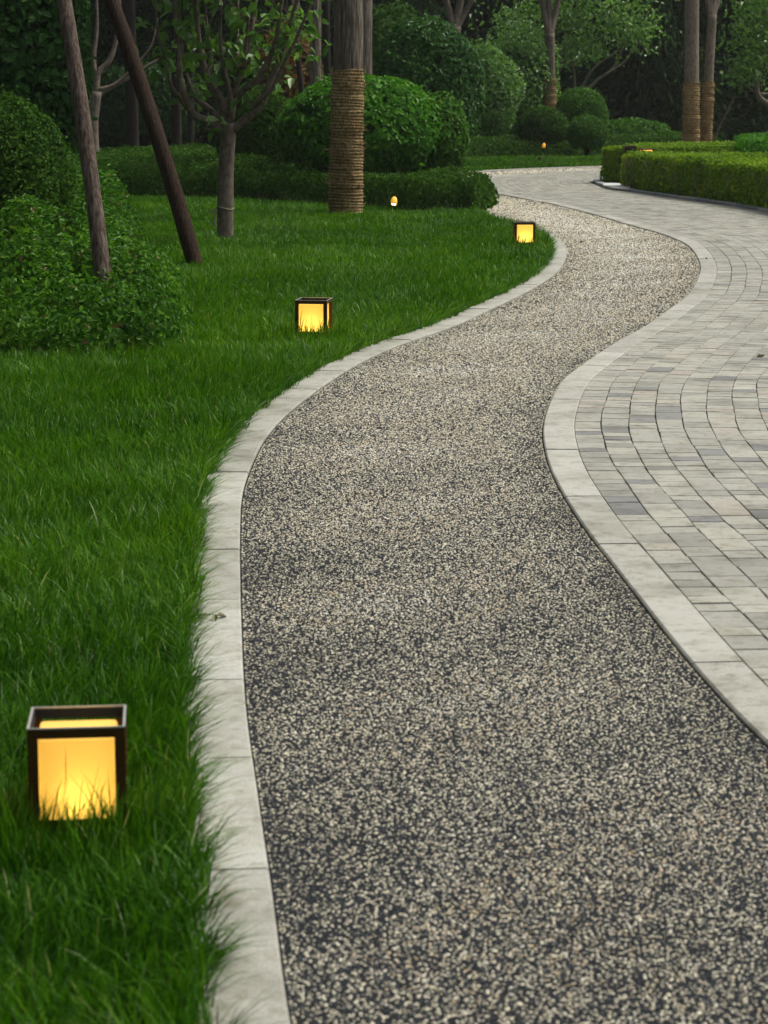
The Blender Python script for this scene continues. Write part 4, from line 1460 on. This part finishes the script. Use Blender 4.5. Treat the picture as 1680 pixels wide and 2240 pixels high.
mb = MB()
bands = [(2.7, 6.0, 11000, 1.0), (6.0, 9.0, 8500, 1.1), (9.0, 13.0, 6000, 1.3), (13.0, 19.0, 3800, 1.7), (19.0, 24, 2600, 2.2), (24.0, 31.5, 1900, 2.7), (38.5, 50.0, 900, 4.0)]
cnt = 0
for y0, y1, dens, wf in bands:
    xm0, xm1 = -(0.17 * y1 + 0.55), (0.17 * y1 + 0.4)
    if y0 > 35:
        xm0 = 0.3
    nn = int((xm1 - xm0) * (y1 - y0) * dens)
    P = np.stack([rg.uniform(xm0, xm1, nn), rg.uniform(y0, y1, nn)], 1)
    P = P[(P[:, 0] > -(0.17 * P[:, 1] + .55))]
    P = P[P[:, 0] < np.where(P[:, 1] > 35, 99, 3.0)]
    P = P[inside(P, lawn_poly)]
    if y0 < 24 and y1 > 11:
        P = P[~inside(P, bed1)]
    if y1 > 26 and y0 < 35:
        P = P[~inside(P, bed2)]
    n = len(P)
    D, NP = edge_dist(P, LK[::5], closed=False)
    P3 = np.c_[P, np.zeros(n)]
    cln = sinnoise(P3, 9.0, 1) * .5 + sinnoise(P3, 24.0, 2) * .5
    big = sinnoise(P3, 2.2, 4)
    ln = rg.uniform(.065, .135, n) * (1 + .25 * cln + .15 * big)
    ln *= np.where(rg.random(n) < .05, 1.35, 1.0)
    ln *= np.where(P[:, 1] > 12, .85, 1.0)
    ln *= 1 + .35 * np.clip(1 - D / .12, 0, 1) * rg.random(n)
    a = rg.random(n) * 2 * PI
    wind = np.stack([np.cos(sinnoise(P3, 5.0, 6) * 3), np.sin(sinnoise(P3, 5.0, 7) * 3)], 1)
    ld = unit(np.stack([np.cos(a), np.sin(a)], 1) + .7 * wind)
    ed = np.clip(1 - D / .09, 0, 1)[:, None]
    ld = unit(ld + unit(NP - P) * ed * 0.9)
    ln = np.where(np.hypot(P[:, 0] - SPOT[0], P[:, 1] - SPOT[1]) < .5, ln * .55, ln)
    lean = rg.uniform(.12, .85, n) + .1 * ed[:, 0]
    for lx_, ly_ in LAMPS:
        dl = np.hypot(P[:, 0] - lx_, P[:, 1] - ly_ + .05)
        ln = np.where((dl < .22) & (rg.random(n) < .35), ln * 1.5, ln)
        lean = np.where(dl < .22, lean * .6, lean)
    if len(P_edge := tuft_pts(y0, y1)[0]):
        eP, eD, eL, eK = tuft_pts(y0, y1)
        P, ld, ln, lean = np.vstack([P, eP]), np.vstack([ld, eD]), np.r_[ln, eL], np.r_[lean, eK]
        n = len(P)
        P3 = np.c_[P, np.zeros(n)]
        cln = sinnoise(P3, 9.0, 1) * .5 + sinnoise(P3, 24.0, 2) * .5
        big = sinnoise(P3, 2.2, 4)
    wd = rg.uniform(.0022, .0042, n) * wf
    side = np.stack([-ld[:, 1], ld[:, 0]], 1)
    tw = rg.normal(0, .5, n)
    sd = np.stack([side[:, 0] * np.cos(tw) - side[:, 1] * np.sin(tw), side[:, 0] * np.sin(tw) + side[:, 1] * np.cos(tw)], 1)
    tt = np.array([0, .4, .75, 1.0])
    wk = np.array([.8, 1.0, .7])
    curv = rg.uniform(.7, 1.3, n)
    hor = (lean * ln)[:, None] * (tt[None] ** 1.8) * curv[:, None]
    ver = ln[:, None] * (tt[None] - .42 * lean[:, None] * tt[None] ** 2.4)
    C = np.dstack([P[:, 0, None] + ld[:, 0, None] * hor, P[:, 1, None] + ld[:, 1, None] * hor, ver + .002])
    off = np.c_[sd, np.zeros(n)][:, None] * (wd[:, None] * wk[None] * .5)[..., None]
    V = np.empty((n, 7, 3))
    V[:, 0:6:2] = C[:, :3] - off
    V[:, 1:6:2] = C[:, :3] + off
    V[:, 6] = C[:, 3]
    o = np.arange(n)[:, None, None] * 7
    Q = (o + np.array([[[0, 1, 3, 2], [2, 3, 5, 4]]])).reshape(-1, 4)
    T = (np.arange(n)[:, None] * 7 + np.array([[4, 5, 6]]))
    ton = np.clip(rg.beta(1.6, 1.8, n) * .8 + .16 * big + .14 * cln + .05, 0, .92)
    ton = np.where(rg.random(n) < .018, rg.uniform(.94, 1, n), ton)  # a few paler blades: dry ones, plus glints put into the colour
    mb.add(V.reshape(-1, 3), tris=T, quads=Q, tone=(ton, np.repeat(ton, 2)))
    cnt += n
print('blades', cnt)
tag(mb.build('grass', M['grass'], smooth=True), 'lush green lawn grass beside the path', 'grass', kind='stuff')

# ------------------------------------------------------------------ air
mb = MB()
box(mb, -310, 310, -110, 510, -1.0, 16.0)
hm = bpy.data.materials.new('haze_air')
hm.use_nodes = True
hn_ = hm.node_tree
hn_.nodes.remove(hn_.nodes['Principled BSDF'])
pv_ = hn_.nodes.new('ShaderNodeVolumePrincipled')
pv_.inputs['Color'].default_value = (0.93, 0.96, 0.93, 1)
pv_.inputs['Density'].default_value = HAZE
hn_.links.new(pv_.outputs[0], hn_.nodes['Material Output'].inputs['Volume'])
tag(mb.build('haze', hm), 'thin evening haze softening the far trees', 'haze', kind='stuff')

# ------------------------------------------------------------------ light
SUN_EL, SUN_AZ = math.radians(56), math.radians(72)
w = bpy.data.worlds.new('World')
scene.world = w
w.use_nodes = True
nt = w.node_tree
sky = nt.nodes.new('ShaderNodeTexSky')
sky.sky_type = 'NISHITA'
sky.sun_disc = False
sky.sun_elevation = SUN_EL
sky.sun_rotation = SUN_AZ
sky.air_density = 1.0
sky.dust_density = 3.0
hs = nt.nodes.new('ShaderNodeHueSaturation')
hs.inputs['Saturation'].default_value = 0.35
nt.links.new(sky.outputs[0], hs.inputs['Color'])
nt.links.new(hs.outputs[0], nt.nodes['Background'].inputs[0])
nt.nodes['Background'].inputs[1].default_value = 0.105
sd = bpy.data.lights.new('sun', 'SUN')
sd.energy = 2.6
sd.angle = math.radians(24)
sd.color = (1.0, 0.97, 0.86)
so = bpy.data.objects.new('sun', sd)
COL.objects.link(so)
dirv = Vector((math.sin(SUN_AZ) * math.cos(SUN_EL), math.cos(SUN_AZ) * math.cos(SUN_EL), math.sin(SUN_EL)))
so.rotation_euler = dirv.to_track_quat('Z', 'Y').to_euler()
so.location = (3, -3, 12)

vs = scene.view_settings
vs.view_transform = 'Standard'
vs.look = 'None'
vs.gamma = 1.0
vs.exposure = EXPO
vs.use_curve_mapping = False
scene.render.engine = 'CYCLES'
cy = scene.cycles
cy.max_bounces = 6
cy.diffuse_bounces = 3
cy.glossy_bounces = 2
cy.transmission_bounces = 4
cy.transparent_max_bounces = 4
cy.sample_clamp_indirect = 4.0
cy.caustics_reflective = False
cy.caustics_refractive = False
